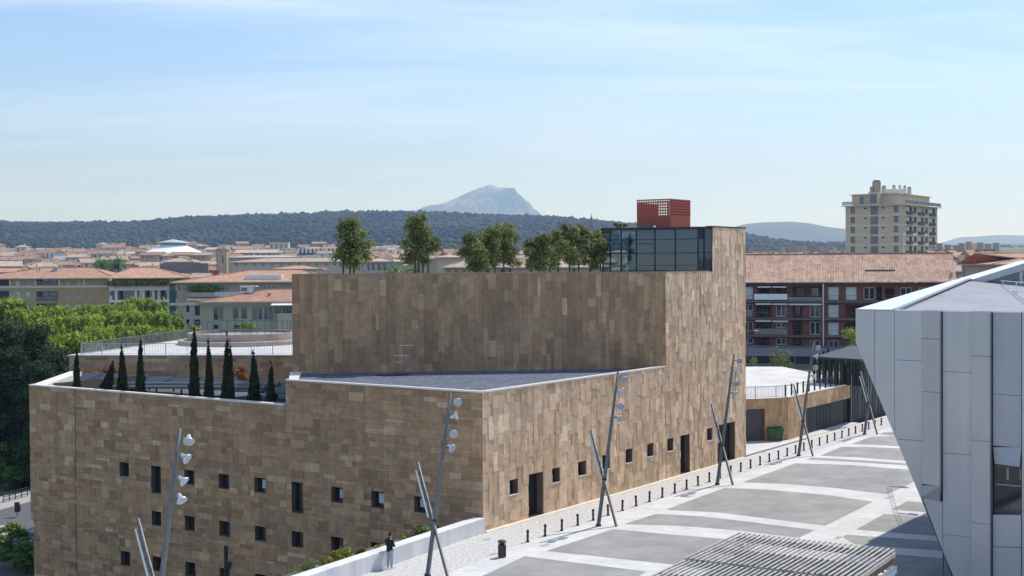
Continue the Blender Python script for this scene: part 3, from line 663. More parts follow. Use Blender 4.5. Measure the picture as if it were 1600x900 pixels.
# ================================================================ ZINC CLAD BUILDING ON THE RIGHT
Z0 = D(1338, 500, 63.0); Z0.z = 0
zinc = thing('zinc_building', 'leaning grey building clad in folded zinc panels at the right edge', 'building', (Z0.x, Z0.y, 0))
def Zs(px, py, t=0.0): q = on(px, py, Z0 + U*t, U); return (q - Z0).dot(N), q.z
def Zp(k, z, off=0.0, t=0.0): return Z0 + N*k + U*(t-off) + V3(0, 0, z)
def slopey(x): return 535 + (x - 1340)*365/150 if x > 1340 else 535
zt = Zs(1338, 484)[1]; kR = 17.0
_, zk1 = Zs(1340, 535); kb, zb_ = Zs(1490, 900); ke = kb + zb_*(kb/(zk1-zb_))
LEN = 31.0; zl = lambda t: zt + 2.3*t/LEN
b = MB(); fr = [(.12, zt-.06), (kR, zt-.06), (kR, 0), (ke-.24, 0), (.10, zk1-.2)]
b.poly([Zp(k, z, -.35) for k, z in fr]); bk = [(.12, zl(LEN)-.1), (kR, zl(LEN)-.1), (kR, 0), (ke-.24, 0), (.10, zk1-.2)]
b.poly([Zp(k, z, 0, LEN) for k, z in bk])
for i in range(5):
    (k0, z0), (k1, z1) = fr[i], fr[(i+1) % 5]; (k2, z2), (k3, z3) = bk[i], bk[(i+1) % 5]
    if i != 0: b.poly((Zp(k0, z0, -.35), Zp(k1, z1, -.35), Zp(k3, z3, 0, LEN), Zp(k2, z2, 0, LEN)))
part('wall', b, DARKMET, zinc)
t1 = 17.0
b = MB(); b.poly((Zp(0.1, zt-.02), Zp(kR, zt-.02), Zp(kR, zt+.05, 0, t1), Zp(.1, zl(t1)-.06, 0, t1))); b.poly((Zp(kR, zt+.05, 0, t1), Zp(.1, zl(t1)-.06, 0, t1), Zp(.1, zl(LEN)-.06, 0, LEN), Zp(kR, zt+.8, 0, LEN)))
part('roof', b, ZROOF, zinc)
def plate(name, pts, th, m, parent=zinc, offs=None):
    """a panel: outline in the face (k, z), its own stand-off at every corner and a turned-back edge"""
    b = MB(); n = len(pts); offs = offs or [th]*n
    f = [Zp(k, z, o) for (k, z), o in zip(pts, offs)]; q = [Zp(k, z, -.2) for k, z in pts]
    b.poly(f); [b.poly((q[i], q[(i+1) % n], f[(i+1) % n], f[i])) for i in range(n)]
    return part(name, b, m, parent)
def strip(x0, x1, seams, th0, th1, m, clipx=None, g=.009, gr=None):
    """one vertical run of zinc between two joints; seams = heights (px) of its cross joints"""
    xm = (x0+x1)/2; ys = [485.0] + seams; k0 = Zs(x0, 600)[0] + g; k1 = Zs(x1, 600)[0] - (gr or g)
    def zy(y): return Zs(xm, y)[1]
    for a, c in zip(ys, ys[1:]):
        za, zc = zy(a)-g, zy(c)+g
        if a == 485.0: za = zt
        def zsl(k): return zk1 - k*(zk1)/ke          # the leaning edge
        lo0, lo1 = max(zc, zsl(k0)), max(zc, zsl(k1)); P = [(k0, za), (k1, za), (k1, lo1)]; T = [th0, th1, th1]
        if lo0 > za: # edge cuts the panel's left side off
            kc = (zk1-za)*ke/zk1
            if kc >= k1: continue
            P = [(kc, za), (k1, za), (k1, lo1)]; T = [th0, th1, th1]
            if lo1 == zc and (zk1-zc)*ke/zk1 < k1: P.append(((zk1-zc)*ke/zk1, zc)); T.append(th0)
        elif lo0 > zc and lo1 == zc: P += [((zk1-zc)*ke/zk1, zc), (k0, lo0)]; T += [(th0+th1)/2, th0]
        else: P += [(k0, lo0)]; T += [th0]
        plate('zinc_panel', P, th0, m, offs=T)
strip(1337.6, 1367.5, [560+60], .06, .06, ZINC); strip(1367.5, 1398.4, [690], .055, .055, ZINC)
strip(1398.4, 1441.5, [563, 687, 830], .06, .06, ZINC)
strip(1441.5, 1473.5, [529, 612, 757], .10, .34, ZINC, gr=.05)
strip(1473.5, 1518.4, [581, 709, 837, 960], .05, .05, ZINCD if False else ZINC)
strip(1518.4, 1551.5, [556, 688, 817, 960], .12, .30, ZINC, gr=.05)
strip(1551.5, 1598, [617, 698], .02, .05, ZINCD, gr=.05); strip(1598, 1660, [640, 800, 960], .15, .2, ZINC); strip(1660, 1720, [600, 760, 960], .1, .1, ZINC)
# lower panels of two runs that stop at folds
def zz(x, y): return Zs(x, y)
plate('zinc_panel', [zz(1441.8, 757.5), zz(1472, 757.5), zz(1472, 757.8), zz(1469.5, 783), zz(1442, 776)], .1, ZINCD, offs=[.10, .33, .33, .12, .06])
plate('zinc_panel', [zz(1441.5, 777), zz(1473, 784), zz(1473.2, 900), zz(1491, 900), zz(1441.6, 781)][:3] + [zz(1473, 860)], .04, ZINC)
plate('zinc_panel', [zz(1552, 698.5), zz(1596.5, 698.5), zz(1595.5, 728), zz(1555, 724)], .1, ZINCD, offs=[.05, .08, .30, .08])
plate('zinc_panel', [zz(1552, 804), zz(1597, 804), zz(1597, 853.5), zz(1552, 853.5)], .12, ZINC, offs=[.06, .2, .2, .06]); plate('zinc_panel', [zz(1552, 854.5), zz(1597, 854.5), zz(1597, 960), zz(1552, 960)], .12, ZINC, offs=[.06, .2, .2, .06])
k0, zA = zz(1552, 803); k1, zB = zz(1597, 727)
wz = window(zinc, Z0, N, -U, (k0, k1, zA, zB), .12, DFRAME, fw=.05, trans=0, label='dark window in the folded zinc wall')
b = MB(); q = (zB-zA)*.42; b.obox(Zp(k0+.05, zB-q-.02, -.11), N*(k1-k0-.1), -U*.03, V3(0, 0, .06)); b.obox(Zp(k0+(k1-k0)*.45, zB-q*.75, -.11), N*.09, -U*.03, V3(0, 0, q*.6)); b.obox(Zp(k0+(k1-k0)*.9, zB-q*.7, -.11), N*.06, -U*.03, V3(0, 0, q*.5)); part('warm_light_bars', b, mat('warm_light_yellow', (.30, .24, .10), .5), wz)  # yellowish bars: warm light inside the window put into their colour
# rim along the rising roof edge; glancing sun sheen put into its white colour
b = MB(); RIM = mat('zinc_rim_sheen', (.70, .71, .72), .35, .04, 2, metal=.2)
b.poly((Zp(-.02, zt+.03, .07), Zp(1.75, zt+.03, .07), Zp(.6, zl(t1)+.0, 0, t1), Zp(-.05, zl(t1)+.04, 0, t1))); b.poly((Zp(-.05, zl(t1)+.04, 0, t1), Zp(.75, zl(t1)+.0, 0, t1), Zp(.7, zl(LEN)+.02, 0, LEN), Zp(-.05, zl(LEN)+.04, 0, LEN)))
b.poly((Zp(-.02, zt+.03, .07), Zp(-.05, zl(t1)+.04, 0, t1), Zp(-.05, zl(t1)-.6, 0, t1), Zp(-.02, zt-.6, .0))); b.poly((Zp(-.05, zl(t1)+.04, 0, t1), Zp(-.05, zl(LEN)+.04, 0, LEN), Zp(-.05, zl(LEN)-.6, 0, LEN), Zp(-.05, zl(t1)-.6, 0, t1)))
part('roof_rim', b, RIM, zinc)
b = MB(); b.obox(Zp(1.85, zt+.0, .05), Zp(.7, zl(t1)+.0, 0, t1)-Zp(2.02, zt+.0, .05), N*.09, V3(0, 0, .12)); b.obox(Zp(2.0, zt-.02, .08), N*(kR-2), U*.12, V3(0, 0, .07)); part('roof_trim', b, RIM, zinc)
# skylight: a triangular glazed gable rising to the right, roofed behind
def Sp(px, py, off=0.0): k, z = Zs(px, py, t1); return Zp(k, z, off, t1)
sk = MB(); tri = [(1492,455),(1520,437),(1660,394),(1660,404),(1604,421),(1514,448)]
def extr(mb, pts, th, m=0):
    f = [Sp(x, y, th) for x, y in pts]; q = [Sp(x, y, -.1) for x, y in pts]; n = len(pts); mb.poly(f, m); [mb.poly((q[i], q[(i+1) % n], f[(i+1) % n], f[i]), m) for i in range(n)]
extr(sk, [(1492,455),(1520,437),(1660,394),(1660,405),(1514,448)], .15); extr(sk, [(1492,456),(1514,448.3),(1530,449.5),(1660,455),(1660,472),(1600,467)], .12); extr(sk, [(1594,421.5),(1599,420.5),(1599,452),(1594,452)], .13)
tp = [Sp(1520,437), Sp(1660,394)]; sk.poly((tp[0], tp[1], tp[1]+U*8, tp[0]+U*8)); sk.poly((Sp(1492,455), tp[0], tp[0]+U*8, Sp(1492,455)+U*8))
skl = part('skylight', sk, ZINC, zinc)
for pp in ([(1515,447.5),(1594,421.8),(1594,451.8),(1530,449.2)], [(1599.3,420.3),(1660,406),(1660,454),(1599.3,452)]):
    g = MB(); g.poly([Sp(x, y, .03) for x, y in pp]); part('pane', g, mat('skylight_glass', (.03,.05,.055), .08, spec=.8) if 'skylight_glass' not in MATS else MATS['skylight_glass'], skl)
zr = zt + .12
pr = G(1523, 461, zr); rl = thing('roof_guardrail', 'thin white guardrail on weighted feet across the zinc roof', 'railing', (pr.x, pr.y, zr)); b = MB(); c = MB(); e = MB(); pts = []
for x, y in ((1500,456),(1523,461),(1545.5,464.5),(1567,468),(1588,471.5),(1611,475)):
    p = G(x, y, zr); pts.append(p); b.tube((p, p+V3(0,0,1.08)), .025, 6); c.obox(p + V3(-.1,-.15,0), N*1.15, -U*.3, V3(0,0,.07)); e.obox(p + V3(.5,-.2,.071), N*.55, -U*.4, V3(0,0,.12))
for p, q in zip(pts, pts[1:]):
    for z in (1.06, .55): b.tube((p+V3(0,0,z), q+V3(0,0,z)), .025, 6)
part('rail', b, WHITE, rl); part('feet', c, WHITE, rl); part('weights', e, DARKMET, rl)
p = G(1505, 458, zr); b = MB(); b.tube((p, p+V3(.08,0,1.75)), .05, 8); b.tube((p+V3(.08,0,1.7), p+V3(.4,.1,1.85)), .03, 6); solo('roof_pole', b, GALV, 'single grey pole standing by the corner of the zinc roof skylight', 'pole', p)

# ================================================================ SLATTED SHELTER IN THE FOREGROUND
q0, q1_ = G(1155, 833.5, 3.0), G(1400, 860, 3.0); sd_ = (q1_-q0).normalized(); sl = (q1_-q0).length; su = V3(-sd_.y, sd_.x)
shel = thing('slatted_shelter', 'flat roofed shelter of weathered grey slats at the bottom edge of the plaza', 'shelter', (q0.x, q0.y, 0))
qb = G(1072, 872.5, 3.0); l1 = (q0-qb).dot(su); nS = 31
for i in range(nS):
    a = q0 + sd_*(sl-.1)*i/(nS-1)
    for seg, (l0, le, dz) in enumerate(((0.0, l1+.18, .012), (l1-.1, l1+6.0, -.055))):
        b = MB(); b.obox(a - su*l0 + V3(0, 0, dz+random.uniform(-.006,.006)) + sd_*(.0 + random.uniform(-.008,.008)), sd_*.09, -su*(le-l0), V3(0, 0, .05)); part('slat', b, TIMBER, shel)
b = MB()
for l in (.25, l1*.5, l1-.05, l1+2.5, l1+5): b.obox(q0 - su*l + V3(0,0,-.30), sd_*(sl-.05), -su*.1, V3(0,0,.24))
part('cross_beams', b, TIMBER2, shel, kind='stuff')
for dz, hh, mm, ex in ((-.22, .17, TIMBER, .06), (-.50, .2, TIMBER2, .0), (-.78, .14, TIMBER, .02)):
    b = MB(); b.obox(q1_ - sd_*.09 + sd_*ex + V3(0,0,dz) - su*(.1+ex), sd_*.07, -su*(l1+5.6), V3(0,0,hh)); part('side_board', b, mm, shel)
b = MB(); b.obox(q0 + V3(0,0,-.9) - su*.4 + sd_*.2, sd_*(sl-.6), -su*(l1+5), V3(0,0,.03)); part('gap_shade_sheet', b, BLACK, shel)  # black sheet added so the gaps between slats look shaded
for l in (.6, l1+3):
    for s in (.3, sl-.5): b = MB(); b.obox(q0 - su*l + sd_*s - V3(0,0,3.0), sd_*.16, -su*.16, V3(0,0,2.68)); part('post', b, TIMBER2, shel)
b = MB(); p = G(1381, 893, 1.9); b.obox(p, sd_*.55, -su*2, V3(0,0,.3)); b.obox(p + V3(.1,-.1,-1.9), sd_*.3, -su*1.7, V3(0,0,1.9)); part('side_box', b, WHITE, shel)

# ================================================================ PLAZA FURNITURE
# low concrete wall and its planting
WNv = V3(-WD.y, WD.x); WNv = WNv if WNv.x < 0 else -WNv
cw = thing('concrete_wall', 'low pale concrete wall running from the hall corner along the plaza edge', 'wall', (WA.x, WA.y, 0))
l = 0.0
for L_seg in (2.55, 6.0, 6.0, 6.0, 6.0, 6.0, 6.0, 6.0):
    b = MB(); b.obox(WA + WD*(l+.006) + V3(0,0,-.1), WD*(L_seg-.012), WNv*.72, V3(0,0,.94)); part('concrete_block', b, CONC, cw); l += L_seg
b = MB(); b.prism([(p.x, p.y) for p in (WA + WNv*.72 + WD*.1, WA + WNv*2.4 + WD*1.4, WB + WNv*2.4, WB + WNv*.72)], -9.5, .35); setting('planting_bed', b, GROUND)
def bushmesh(name, n, rx, ry, h, leaf, m): return crown(name, n, clumpset(7, rx*.6, ry*.6, .05, h*.8, min(rx, ry)*.55, lambda q: 1-.4*q), leaf, m, .5)
BS = [('yellow green spreading bush behind the low wall, longest of the planting', 'yellow', 3.0, .7, .75, 1500, LEAF_YEL, 493, 868),
      ('olive green bush behind the low wall beside the second lamp mast', 'olive', 1.5, .7, .75, 1000, LEAF_OLIVE, 648, 828),
      ('small yellowish tuft behind the wall right of the person', 'tuft', .5, .4, .55, 300, LEAF_YEL, 625, 838),
      ('tiny pale green tuft behind the wall left of the person', 'tiny', .35, .35, .45, 200, LEAF_YEL, 590, 851),
      ('sprawling dry green bush at the foot of the hall left of the person', 'dry', .9, .6, .6, 500, LEAF_OLIVE, 548, 858),
      ('low dark green bush near the top end of the wall', 'dark', .6, .5, .5, 300, LEAF_MID, 678, 822),
      ('mossy green bush at the bottom of the frame behind the wall', 'mossy', 1.5, .7, .55, 700, LEAF_OLIVE, 455, 884)]
for lab, nm, rx, ry, h, n, m, px, py in BS:
    p = G(px, py, .75); w_ = (p-WA).dot(WD); p = WA + WD*w_ + WNv*1.45; p.z = .33
    me = bushmesh('bush_leaves', n, rx, ry, h, .10, m); 
    o = add('bush', me, None, p); o.rotation_euler = (0, 0, math.atan2(WD.y, WD.x)); tag(o, lab, 'bush', 'bushes behind the low wall')
# bollards
BOLL = MB(); BOLL.lathe((0,0,0), [(.10,0),(.10,.05),(.062,.08),(.062,.30),(.075,.31),(.075,.35),(.062,.36),(.060,.52),(.078,.54),(.082,.60),(.07,.65),(.03,.68)], 12)
bme = BOLL.mesh('bollard', mat('cast_iron', (.045,.043,.04), .55, .2, 6, metal=.4), smooth=True)
CAPB = MB(); CAPB.lathe((0,0,0), [(.10,0),(.10,.05),(.062,.08)], 12)
g0 = G(824.5, 847); g1 = G(1376.9, 664.2); n_b = 35; sp = (g1-g0)/ (n_b-1)
for i in range(n_b):
    p = g0 + sp*i; o = add('bollard', bme, None, p); o.rotation_euler = (random.uniform(-.03,.03), random.uniform(-.03,.03), random.random()*6)
    tag(o, f'{ORD[i]} short dark bollard from the litter bin along the plaza edge', 'bollard', 'bollards along the edge of the plaza')
# litter bin
p = G(784.5, 870.5); bn = thing('litter_bin', 'brown cylindrical litter bin at the near end of the bollards', 'litter bin', p)
BR = mat('bronze_metal', (.075,.055,.04), .45, .2, 5, metal=.4)
b = MB(); b.lathe(p, [(.17,0),(.20,.04),(.20,.62),(.19,.63)], 18)
for k in range(18): a = k*6.283/18; b.box(p + V3(.2*math.cos(a), .2*math.sin(a), .06), .02, .02, .54, a)
part('body', b, BR, bn)
b = MB(); b.lathe(p, [(.205,.76),(.215,.78),(.215,.84),(.18,.87),(.05,.88)], 18); part('lid', b, BR, bn)
b = MB()
for k in (0, 1, 2, 3): a = k*1.57+.4; b.box(p + V3(.185*math.cos(a), .185*math.sin(a), .6), .03, .03, .2, a)
b.lathe(p, [(.13,.6),(.13,.75)], 12); part('liner', b, BLACK, bn)
# lamp masts: a leaning mast with four floodlights crossed by a shorter pole that carries a light tube
HEAD = MB(); HEAD.lathe((0,0,0), [(.03,-.30),(.07,-.28),(.085,-.17),(.10,-.12),(.17,-.03),(.215,.03),(.215,.06)], 18); headme = HEAD.mesh('floodlight', ALU, smooth=True)
LENS = MB(); LENS.lathe((0,0,0), [(.195,.05),(.195,.065),(.12,.075)], 18); LGM = mat('lamp_lens', (.30,.33,.36), .15, .1, 5, spec=.8); lensme = LENS.mesh('lens', LGM)
def lampmast(base, sec, top_h, lab, aims, idx, tubeside=True):
    t = thing('lamp_mast', lab, 'lamp post', base, 'crossed floodlight masts along the plaza')
    tip = base + V3(1.17, 0, top_h); b = MB(); b.tube((base, base*.5+tip*.5, tip), [.12, .10, .066], 10)
    part('mast', b, GALV, t, smooth=True)
    b = MB()
    for f in (.30, .305): q = base.lerp(tip, f); b.tube((q, base.lerp(tip, f+.006)), .138, 10)
    q = base.lerp(tip, .012); b.tube((base, q), .165, 10); part('collar', b, DARKMET, t)
    sb = base + V3(sec, -.12, 0); st = sb + V3(-1.43, .2, 5.5); b = MB(); b.tube((sb, st), [.085, .07], 8); part('cross_pole', b, GALV, t, smooth=True)
    b = MB(); m0, m1 = sb.lerp(st, .52), sb.lerp(st, .93); ov = V3(-.17, -.05, 0); b.tube((m0+ov, m1+ov), .05, 8); part('light_tube', b, ALU, t)
    b = MB()
    for f in (.56, .72, .9): q = sb.lerp(st, f); b.tube((q, q+ov), .02, 5)
    part('brackets', b, DARKMET, t)
    for dz, aim in zip((.45, 1.12, 1.98, 2.68), aims):
        q = tip.lerp(base, dz/top_h); off = V3(.40, -.05, 0); b = MB(); b.tube((q, q+off*.55+V3(0,0,.04)), .03, 6); b.tube((q + V3(.12,0,.02), q+off+V3(0,0,.12)), .02, 5)
        f = add('floodlight', headme, t, q + off - base); rot = Vector(aim).to_track_quat('Z', 'Y').to_euler(); f.rotation_euler = rot; ORG[f.name] = base
        le = add('lens', lensme, f); arm = part('lamp_arm', b, GALV, t)
AIM = [(-.05,-.9,-.35), (1,-.25,-.12), (-.02,-.9,-.3), (.75,-.5,-.45)]
masts = [(D(270,1040,49.4), .95, 'crossed lamp mast standing left in front of the dark wall', [(.15,-.75,-.65), (.85,-.3,-.5), (.8,-.25,-.6), (.55,-.5,-.75)]),
         (G(668,900), .98, 'crossed lamp mast right of the standing person', [(.2,-.95,-.3),(1,-.1,.25),(.1,-.95,-.3),(.7,-.6,-.35)]),
         (G(935,822), 1.03, 'crossed lamp mast before the middle of the sunlit facade', AIM), (G(1120.7,757.5), 1.05, 'crossed lamp mast before the last wide door of the hall', AIM),
         (G(1247.8,712.5), 1.1, 'crossed lamp mast before the stone wall with the green container', AIM), (G(1350.7,679), 1.1, 'farthest crossed lamp mast, close to the edge of the zinc building', AIM)]
p = masts[0][0]; masts[0] = (V3(D(281,672,49.4).x-1.17, 49.4, 0), *masts[0][1:])
for i, (p, s, lab, aims) in enumerate(masts): p.z = 0; lampmast(p, s, 8.87 if i else 8.9, lab, aims, i)

# green wheeled container, street lamp, other posts
p = G(1211, 688.5); gc = thing('waste_container', 'green wheeled waste container against the sandstone wall', 'container', p)
GRN = mat('container_green', (.045,.105,.045), .5, .12, 3)
b = MB(); w, dd = .66, .42
lo = [V3(p.x+x*w*.86, p.y+y*dd*.86, .2) for x, y in ((-1,-1),(1,-1),(1,1),(-1,1))]; hi = [V3(p.x+x*w, p.y+y*dd, 1.0) for x, y in ((-1,-1),(1,-1),(1,1),(-1,1))]
b.poly(lo); b.poly(hi); [b.poly((lo[i], lo[(i+1)%4], hi[(i+1)%4], hi[i])) for i in range(4)]
for x in (-.4, 0, .4): b.box((p.x+x*1.1, p.y-dd*.93-.0, .3), .05, .06, .62)
part('body', b, GRN, gc)
b = MB(); b.box((p.x, p.y-.02, 1.005), 1.42, .95, .06); b.box((p.x, p.y+.1, 1.066), 1.3, .6, .1); part('lid', b, GRN, gc)
for x in (-.5, .5):
    for y in (-.3, .3): b = MB(); b.tube((V3(p.x+x-.03, p.y+y, .1), V3(p.x+x+.03, p.y+y, .1)), .1, 10); part('wheel', b, BLACK, gc)
b = MB(); b.tube((V3(p.x-.72, p.y-.35, .85), V3(p.x-.72, p.y+.35, .85)), .025, 6); part('handle', b, BLACK, gc)
def streetlamp(p, h, lab, arm=1.2, az=0.0, r=.07):
    t = thing('street_lamp', lab, 'street lamp', p); b = MB(); b.tube((p, p+V3(0,0,h)), [r, r*.6], 8); a = V3(math.cos(az), math.sin(az)); b.tube((p+V3(0,0,h-.1), p+V3(0,0,h)+a*arm), [r*.5, r*.4], 6); part('pole', b, GALV, t)
    b = MB(); q = p+V3(0,0,h)+a*arm; b.obox(q - V3(-a.y, a.x)*.14, a*.7, V3(-a.y, a.x)*.28, V3(0,0,.12)); part('lamp_head', b, WHITE, t)
p = D(1168, 560, 205); p.z = 0; streetlamp(p, 15-(517-411.5)*205/F, 'white street lamp before the red brick flats beside the hall', 1.0, -.1, .1)
p = D(22, 855, 108); p.z = -9.25; streetlamp(p, 15-(858-418.6)*108/F+9.25, 'street lamp with side arm beside the small street tree at bottom left', 1.4, math.pi, .06)
p = D(353, 855, 70); p.z = -5; b = MB(); b.tube((p, V3(p.x, p.y, 15-(854-416.8)*70/F)), .11, 10); b.box((p.x+.15, p.y-.1, 15-(884-416.8)*70/F-.2), .28, .3, .42); b.tube((V3(p.x+.15, p.y-.2, 15-(884-416.8)*70/F), V3(p.x+.4, p.y-.3, 15-(880-416.8)*70/F)), .06, 6)
solo('service_post', b, DARKMET, 'dark round post with a small box in front of the shaded hall wall', 'post', p)
p = G(27, 806, zs+.13); b = MB(); b.tube((p, p+V3(0,0,.9)), .04, 6); b.box((p.x, p.y, zs+.5), .42, .3, .95); b.box((p.x+.2,p.y,zs+.6), .2,.25,.5); solo('traffic_signal', b, DARKMET, 'small dark signal box on the traffic island of the lower street', 'signal', p)
pA, pB = G(5, 785, zs+.13), G(43, 775, zs+.13); bt = thing('street_barrier', 'dark metal barrier along the pavement of the lower street', 'barrier', pA); b = MB(); c = MB()
dd_ = (pB-pA)
for k in range(5): q = pA + dd_*k/4; c.tube((q, q+V3(0,0,.95)), .05, 6)
for z in (.9, .55, .25): b.tube((pA+V3(0,0,z), pB+V3(0,0,z)), .045, 6)
part('rail', b, DARKMET, bt); part('posts', c, DARKMET, bt)
pO, pQ = G(18, 797, zs+.13), G(60, 788, zs+.13)

# ================================================================ LOW STONE WING, SCREEN AND CANOPY AT THE FAR END OF THE PLAZA
C1 = G(1231, 687.8); C1 = D(1231, 687.8, 111.3); C1.z = 0; C2 = D(1150, 691, 110.0); C2.z = 0
low = thing('low_stone_wing', 'low sandstone wing with white roof terrace beyond the end of the hall', 'building', (C1.x, C1.y, 0)); zL = 3.6
fd = (C1-C2).normalized(); fn = V3(fd.y, -fd.x); fl = (C1-C2).length
gx0 = (on(1164, 660, C2, fn)-C2).dot(fd); gx1 = (on(1195, 660, C2, fn)-C2).dot(fd)
hf = [(gx0, gx1, 0.03, 2.72)]; b = MB(); pierced(b, C2, fd, fn, [(0, fl, 0, zL)], hf, .3, off=-.01)
tS = (on(1259, 630, C1, N)-C1).dot(U); tE = (on(1328, 600, C1, N)-C1).dot(U)
b2 = [(0, tS, 0, zL), (tS, tE, 2.3, zL)]; pierced(b, C1, U, N, b2, [], .3, off=-.01); part('wall', b, STONEP, low)
for O_, d_, n_, rc, hl in ((C2, fd, fn, [(0, fl, 0, zL)], hf), (C1, U, N, b2, [])):
    for r in layout(rc, hl, True, (.44, .52, .6), (.8, 2.4)): b = MB(); stonebox(b, O_, d_, n_, r, .03, .008, stonetint([(1.12,1.08,1.02,4),(1.04,.97,.9,3),(1.24,1.2,1.15,2),(.96,.87,.78,2)])); part('stone', b, STONE, low, tint=True)
b = MB(); b.obox(pt(C2, fd, fn, gx0, .03, -.28), fd*(gx1-gx0), fn*.04, V3(0,0,2.69)); 
part('gate', b, mat('gate_grey', (.085,.08,.075), .6, .15, 2), low)
b = MB(); b.obox(pt(C1, U, N, tS, .0, -.32), U*(tE-tS+16), N*.04, V3(0,0,2.3)); part('screen_backing', b, BLACK, low)
for k in range(70):
    s = tS + .06 + k*(tE-tS-.1)/70; b = MB(); b.obox(pt(C1, U, N, s, .02, -.26 + random.uniform(-.02,.03)), U*((tE-tS)/70-.04), N*.05, V3(0,0,2.27)); part('screen_slat', b, DARKMET, low)
b = MB(); back = [C2 + V3(0, 34), C1 + U*tE + V3(-6, 30)]
b.prism([(p.x, p.y) for p in (C2, C1, C1+U*(tE+2), C1+U*(tE+2)+V3(-3,20), C2+V3(-2,36))], zL-.4, zL-.02); part('roof_terrace', b, TERRACE, low)
b = MB(); b.obox(V3(C1.x,C1.y,zL-.02)+N*.05, U*tE, -N*.3, V3(0,0,.07)); part('coping', b, COPING, low)
railing('wing_railing', 'pale barred railing on the low stone wing facing the hall', [C2 - fn*.2, C1 - fn*.2], zL, 1.0, .13, m=WHITEM, bar=.012)
r = thing('wing_railing', 'dark upright plates forming a railing along the plaza side of the low wing', 'railing', (C1.x, C1.y, zL)); 
for k in range(12): s = .2 + k*(tE-.4)/11; b = MB(); b.obox(pt(C1, U, N, s, zL, -.25), U*.12, -N*.12, V3(0,0,1.05)); part('plate', b, DARKMET, r)
b = MB(); b.obox(pt(C1, U, N, .2, zL+.93, -.28), U*(tE-.4), -N*.03, V3(0,0,.04)); part('rail', b, DARKMET, r)
# tall dark louvre block after the wing and its canopy
lv = thing('louvred_block', 'dark louvred block at the far end of the low wing partly behind the zinc building', 'building', ((C1+U*tE).x, (C1+U*tE).y, 0))
b = MB(); a = C1+U*tE; b.prism([(p.x,p.y) for p in (a, a+U*22, a+U*22+VV*.8, a+VV*.8)], 0, 5.4); part('wall', b, DARKMET, lv)
LV2 = mat('louvre_grey', (.075,.075,.078), .6, .2, 3); 
for k in range(48): b = MB(); b.obox(pt(a, U, N, .08+k*.45, .05, .0), U*.2, N*.10, V3(0,0,5.2 - (0 if k%7 else .8))); part('louvre', b, LV2 if k%5 else GALV, lv)
cp = thing('roof_canopy', 'dark flat canopy on closely set fins above the low wing', 'canopy', D(1310, 590, 128)); zc0, zc1 = zL, 6.15
K = [D(1274,556,124), D(1344,562,120), D(1400,545,136), D(1330,545,140)]
b = MB(); b.prism([(q.x,q.y) for q in K], zc1-.2, zc1+.02); part('roof', b, DARKMET, cp)
kk = [D(1279,580,125), D(1345,580,121)]
for k in range(8): q = kk[0].lerp(kk[1], k/7); b = MB(); b.box((q.x,q.y,zL), .22, .5, zc1-.2-zL, .3); part('fin', b, DARKMET, cp)
for k in range(4): q = D(1279,580,126).lerp(D(1300,575,138), k/3); b = MB(); b.box((q.x-.2,q.y+1,zL), .2,.3,zc1-.2-zL); part('fin', b, DARKMET, cp)

# ================================================================ PERSON
def skinfig(name, verts, edges, rads, m, parent, root=0, sub=2):
    me = bpy.data.meshes.new(name); me.from_pydata(verts, edges, []); o = add(name, me, parent); o.modifiers.new('s', 'SKIN'); o.modifiers.new('d', 'SUBSURF').levels = sub
    o.modifiers['d'].render_levels = sub
    for i, r_ in enumerate(rads): me.skin_vertices[0].data[i].radius = (r_, r_) if not hasattr(r_, '__len__') else r_
    me.skin_vertices[0].data[root].use_root = True; me.materials.append(m); ORG[o.name] = ORG[parent.name]; return o
pp_ = G(609, 888); per = thing('person', 'person in dark hooded jacket and pale jeans standing by the low wall looking down', 'person', pp_); per.rotation_euler = (0, 0, R(-40))
SKIN = mat('skin', (.42,.25,.17), .6, .05); JKT = mat('black_jacket', (.014,.014,.017), .85, .2, 6, bump=.004, bscale=25); JEAN = mat('pale_jeans', (.34,.38,.46), .85, .12, 6); HAIR = mat('dark_hair', (.02,.014,.012), .6); SHOE = mat('pale_shoe', (.55,.55,.53), .7)
# the figure faces +Y of its own frame
bv = [(0,0,.95),(0,.0,1.2),(0,.01,1.40),(0,.03,1.50),(0,.06,1.62),(0,.075,1.70),(-.19,0,1.40),(-.25,.02,1.13),(-.12,.25,1.08),(.19,0,1.40),(.25,.02,1.13),(.12,.25,1.10),(-.10,0,.90),(-.11,.02,.50),(-.12,-.02,.09),(.10,0,.90),(.12,.02,.50),(.13,-.02,.09),(-.12,.10,.04),(.13,.10,.04)]
be = [(0,1),(1,2),(2,3),(3,4),(4,5),(2,6),(6,7),(7,8),(2,9),(9,10),(10,11),(0,12),(12,13),(13,14),(0,15),(15,16),(16,17),(14,18),(17,19)]
br = [.13,.12,.13,.055,.085,.07,.06,.042,.03,.06,.042,.03,.085,.06,.04,.085,.06,.04,.035,.035]
for s_, wri in ((-1, 8), (1, 11)):
    w_ = Vector(bv[wri]); pi = len(bv); bv.append(tuple(w_ + V3(-s_*.03,.05,.01))); be.append((wri, pi)); br.append(.026)
    for k in range(4): i0 = len(bv); bv.append(tuple(Vector(bv[pi]) + V3(-s_*.02, .03, -.018+.012*k))); bv.append(tuple(Vector(bv[pi]) + V3(-s_*(.05-.004*abs(k-1.5)), .025, -.02+.013*k))); be += [(pi, i0), (i0, i0+1)]; br += [.009, .008]
    i0 = len(bv); bv.append(tuple(Vector(bv[pi]) + V3(0, .0, .035))); bv.append(tuple(Vector(bv[pi]) + V3(-s_*.03, .03, .045))); be += [(pi, i0), (i0, i0+1)]; br += [.011, .009]
skinfig('body', bv, be, br, SKIN, per)
